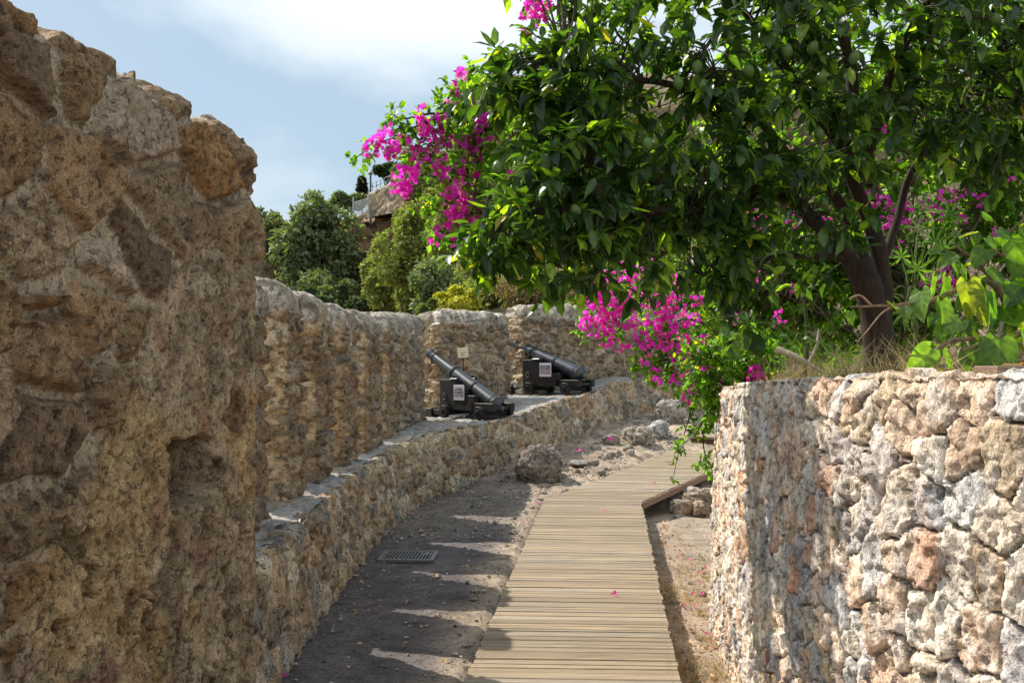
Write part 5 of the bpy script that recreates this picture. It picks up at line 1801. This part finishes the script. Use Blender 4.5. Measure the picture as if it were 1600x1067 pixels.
far_tree("shrub", "small lime-green bush on the parapet beside the magenta cascade", 890, 478, 22.5, 14, 9, 350, .09, (.22, .24, .03), (.34, .33, .05), cat="shrub", rd=10, lobes=4, seed=18)
far_tree("shrub", "olive scrub on the slope behind the dry brush", 770, 420, 35, 50, 40, 3600, .18, *G2, cat="shrub", rd=40, lobes=9, seed=19)
far_tree("shrub", "dark scrub on the slope under the lemon crown", 880, 380, 38, 70, 60, 4500, .2, *G3, cat="shrub", rd=50, lobes=10, seed=20)
far_tree("shrub", "dark scrub farther along the slope behind the lemon crown", 1010, 380, 36, 80, 70, 4500, .2, *G3, cat="shrub", rd=50, lobes=10, seed=21)
far_tree("tree", "tall dark tree on the slope hidden behind the lemon crown", 960, 250, 46, 110, 90, 5000, .3, *G3, cat="tree", rd=60, lobes=11, base_px=380, seed=22)
far_tree("shrub", "scrub behind the parapet's far right end", 1110, 470, 30, 90, 60, 3600, .17, *G3, cat="shrub", rd=40, lobes=9, seed=23)
far_tree("pine_tree", "dark umbrella pine standing on the hilltop wall", 605, 270, 60, 20, 12, 2200, .25, (.03, .05, .025), (.05, .075, .035), cat="pine tree", rd=18, lobes=8, base_px=318, seed=24)
far_tree("cypress_tree", "slim dark cypress at the hilltop against the sky", 566, 296, 62, 6.5, 16, 900, .3, (.022, .035, .022), (.04, .055, .035), cat="cypress", base_px=325, shape="cone", seed=25)
far_tree("hedge", "green shrubs on the cliff top left of the hilltop wall", 543, 318, 59, 26, 15, 2000, .27, *G1, cat="hedge", rd=16, lobes=8, seed=27)

for i, (px, py, Y, rx, ry, lb, G, sd) in enumerate(((606, 442, 43, 34, 46, "pale green bush at the left foot of the olive-green tree", G2, 41), (690, 352, 41, 46, 48, "lime-tinted tree top between the light trees and the dark one", G2, 42), (690, 452, 34, 44, 44, "grey-green bush low in front of the light trees", G1, 43), (755, 345, 40, 50, 62, "dark green tree right behind the hanging magenta flowers", G3, 44),
        (645, 345, 50, 26, 24, "small green bush under the hilltop wall's right end", G2, 45), (760, 460, 31, 40, 26, "straw-green brush between the yellow bush and the dry brush", G2, 46), (520, 455, 52, 50, 34, "grey-green scrub on the lower cliff", G1, 47), (850, 300, 40, 60, 70, "dark scrub high on the slope glimpsed through the lemon leaves", G3, 48))):
    far_tree("shrub", lb, px, py, Y, rx, ry, 3800, .2, *G, cat="shrub", rd=rx * .8, lobes=11, seed=sd)

# hilltop wall, railing and poles
c = at(600, 330, 58.5)
def hw(LC, V):
    h, mk, r = rubble(LC, (.6, .6, .4), 740, amp=.08, mort=.06, soft=.3, warp=.2, tilt=.6, rough=.05)
    cl_ = pick([(.42, .31, .19), (.36, .26, .17), (.48, .37, .24), (.33, .25, .18)], r[:, 0]) * (.8 + .4 * r[:, 2])[:, None]
    return h, cl_ * (1 - mk[:, None]) + mk[:, None] * np.array([.42, .34, .24])
a0 = at(576, 330, 58.5); a1 = at(632, 330, 56.0)
hwl = ring_solid("hilltop_wall", a0[:2], a1[:2], 1.0, at(576, 340, 58.5)[2], at(600, 294, 58.0)[2] - .25, M_MER, None, side=1, rt=.15, rc=.1, ds=(.08, .1, .3), dz=.08, fn=hw, z1b=at(600, 283, 58.0)[2])
tag(hwl, "ochre stone wall crowning the hilltop above the cliff", "stone wall")
rl = thing("railing", "thin metal railing running along the hilltop wall", "railing", tuple(at(585, 290, 58.4)))
b0 = np.array(rl.location)
tp = [at(582, 296, 58.3), at(600, 287, 57.6), at(620, 279, 57.0)]
for i in range(7):
    t = i / 6
    q = np.array(tp[0]) * (1 - t) + np.array(tp[-1]) * t - b0
    m = MB(); m.tube([q - (0, 0, .5), q + (0, 0, .36)], .018, 6, (.25, .26, .28)); m.build("post", M_METAL, rl)
m = MB()
for dz_ in (.32, .1):
    m.tube([np.array(tp[0]) - b0 + (0, 0, dz_), np.array(tp[-1]) - b0 + (0, 0, dz_)], .014, 6, (.25, .26, .28))
m.build("rail", M_METAL, rl)
pl_ = thing("lamp_post", "thin dark lamp post beside the umbrella pine", "lamp post", tuple(at(579, 318, 58.8)))
m = MB(); m.tube([(0, 0, -1.2), (0, 0, 1.6)], .05, 8, (.06, .06, .06)); m.build("pole", M_METAL, pl_)
m = MB(); m.lathe([(0, 0), (0.02, .12), (.12, .15), (.22, .05), (.24, 0)], (0, 0, 1.58), (0, 0, 1), 12, (.2, .2, .2)); m.build("lamp_head", M_METAL, pl_, True)
fp = thing("fence", "low pale mesh fence on a post at the cliff edge", "fence", tuple(at(552, 335, 57.6)))
m = MB(); m.tube([(0, 0, -.3), (0, 0, .95)], .04, 8, (.5, .5, .5)); m.build("post", M_METAL, fp)
q1 = at(576, 333, 57.6) - np.array(fp.location)
m = MB(); m.tube([q1 + (0, 0, -.3), q1 + (0, 0, 1.2)], .04, 8, (.5, .5, .5)); m.build("post", M_METAL, fp)
m = MB()
for i in range(9):
    z0, z1 = i * .08, i * .1
    m.tube([(.0, 0, z0), q1 + (0, 0, z1)], .012, 4, (.55, .57, .58))
for i in range(14):
    t = i / 13
    m.tube([q1 * t + (0, 0, -.1), q1 * t + (0, 0, .64 + .16 * t)], .012, 4, (.55, .57, .58))
m.build("mesh_panel", M_METAL, fp)

# low scrub covering the hill: one growing mass
LV = Leaves()
n = 26000
k = rng.uniform(-.16, .34, n); y = 24 + 36 * rng.random(n) ** 1.1
x = k * y
dens = fbm(np.stack([x, y, 0 * x], 1) * .35, 3, 760)
keep = (dens > -.25) & (y > 24.5 + 6 * np.maximum(0, k) * 4)
x, y, dens = x[keep], y[keep], dens[keep]
n = len(x)
hgt = rng.random(n) ** 1.5 * (.5 + 1.6 * np.maximum(0, dens + .1)) * (.6 + y / 45)
P = np.stack([x, y, hill_z(x, y) + .35 * fbm(np.stack([x, y, 0 * x], 1) * .25, 4, 700) + hgt], 1)
c1 = mixcol((.12, .15, .05), (.20, .21, .08), n, (.30, .25, .14), .25, .35)
Lf_ = .16 * rng.uniform(.6, 1.4, n) * y / 38
LV.add("card", P, rdir(n) + np.array([0, 0, .2]), UP + rdir(n) * .8, Lf_, Lf_ * .6, c1, rng.uniform(-.5, 2, n))
o = LV.build("hillside_scrub", M_BG)
tag(o, "low olive scrub covering the dry hillside beyond the parapet", "scrub", kind="stuff")

# ================================================================== camera, light, sky
cam = bpy.data.cameras.new("camera")
co_ = bpy.data.objects.new("camera", cam)
COL.objects.link(co_)
cam.sensor_width = 36
cam.lens = 36 * F / 1600
cam.shift_y = (HY - 533.5) / 1600
cam.clip_end = 3000
cam.clip_start = .05
co_.location = (0, 0, EYE)
co_.rotation_euler = (math.pi / 2, 0, 0)
SC.camera = co_

Ls = Vector((SUN_AZ[0] * math.cos(SUN_EL), SUN_AZ[1] * math.cos(SUN_EL), math.sin(SUN_EL))).normalized()
sl = bpy.data.lights.new("sun", "SUN")
sl.energy = 4.9
sl.angle = math.radians(.53)
sl.color = (1.0, .93, .82)
so = bpy.data.objects.new("sun", sl)
COL.objects.link(so)
so.rotation_euler = (-Ls).to_track_quat("-Z", "Y").to_euler()

w = bpy.data.worlds.new("World")
SC.world = w
w.use_nodes = True
t = w.node_tree
t.nodes.clear()
N_ = t.nodes.new
out = N_("ShaderNodeOutputWorld"); bg = N_("ShaderNodeBackground")
sky = N_("ShaderNodeTexSky"); sky.sky_type = "NISHITA"
sky.sun_disc = False
sky.sun_elevation = SUN_EL
sky.sun_rotation = math.atan2(SUN_AZ[0], SUN_AZ[1]) % (2 * math.pi)
sky.air_density = 1.0; sky.dust_density = 1.2; sky.ozone_density = 1.0
tc = N_("ShaderNodeTexCoord")
mp = N_("ShaderNodeMapping"); mp.inputs["Scale"].default_value = (1.0, 1.0, 2.6); mp.inputs["Location"].default_value = (2.3, .4, .1)
t.links.new(tc.outputs["Generated"], mp.inputs["Vector"])
nz = N_("ShaderNodeTexNoise"); nz.inputs["Scale"].default_value = 2.7; nz.inputs["Detail"].default_value = 7; nz.inputs["Roughness"].default_value = .52; nz.inputs["Distortion"].default_value = .3
t.links.new(mp.outputs[0], nz.inputs["Vector"])
# cloud bank: more cloud higher up, and one bright bank ahead
dot = N_("ShaderNodeVectorMath"); dot.operation = "DOT_PRODUCT"
t.links.new(tc.outputs["Generated"], dot.inputs[0])
cd = Vector((-.10, 1, .53)).normalized(); dot.inputs[1].default_value = cd
mr = N_("ShaderNodeMapRange"); mr.inputs["From Min"].default_value = .965; mr.inputs["From Max"].default_value = 1.0; mr.inputs["To Min"].default_value = 0; mr.inputs["To Max"].default_value = .54
t.links.new(dot.outputs["Value"], mr.inputs["Value"])
ad = N_("ShaderNodeMath"); ad.operation = "ADD"
# unseen cloud glow added behind the camera to brighten shaded faces
dot2 = N_("ShaderNodeVectorMath"); dot2.operation = "DOT_PRODUCT"
t.links.new(tc.outputs["Generated"], dot2.inputs[0]); dot2.inputs[1].default_value = Vector((.15, -1, .42)).normalized()
mr2 = N_("ShaderNodeMapRange"); mr2.inputs["From Min"].default_value = .35; mr2.inputs["From Max"].default_value = .95; mr2.inputs["To Min"].default_value = 0; mr2.inputs["To Max"].default_value = .2
t.links.new(dot2.outputs["Value"], mr2.inputs["Value"])
ad0 = N_("ShaderNodeMath"); ad0.operation = "ADD"
t.links.new(mr.outputs[0], ad0.inputs[0]); t.links.new(mr2.outputs[0], ad0.inputs[1])
t.links.new(nz.outputs["Fac"], ad.inputs[0]); t.links.new(ad0.outputs[0], ad.inputs[1])
cr = N_("ShaderNodeValToRGB")
cr.color_ramp.elements[0].position = .22; cr.color_ramp.elements[0].color = (.3, .3, .3, 1)
cr.color_ramp.elements[1].position = .60; cr.color_ramp.elements[1].color = (1, 1, 1, 1)
t.links.new(ad.outputs[0], cr.inputs["Fac"])
cc = N_("ShaderNodeValToRGB")
cc.color_ramp.elements[0].position = .43; cc.color_ramp.elements[0].color = (4.5, 5.9, 7.1, 1)
cc.color_ramp.elements[1].position = .88; cc.color_ramp.elements[1].color = (11., 11.3, 11.5, 1)
t.links.new(ad.outputs[0], cc.inputs["Fac"])
mx = N_("ShaderNodeMix"); mx.data_type = "RGBA"
t.links.new(cr.outputs["Color"], mx.inputs[0])
t.links.new(sky.outputs[0], mx.inputs[6]); t.links.new(cc.outputs["Color"], mx.inputs[7])
t.links.new(mx.outputs[2], bg.inputs["Color"])
bg.inputs["Strength"].default_value = .09
t.links.new(bg.outputs[0], out.inputs["Surface"])
SC.view_settings.view_transform = "Standard"
SC.view_settings.look = "None"
SC.view_settings.exposure = .38
SC.view_settings.gamma = 1
SC.cycles.max_bounces = 8
SC.cycles.diffuse_bounces = 4
SC.cycles.transmission_bounces = 4
SC.cycles.use_denoising = True
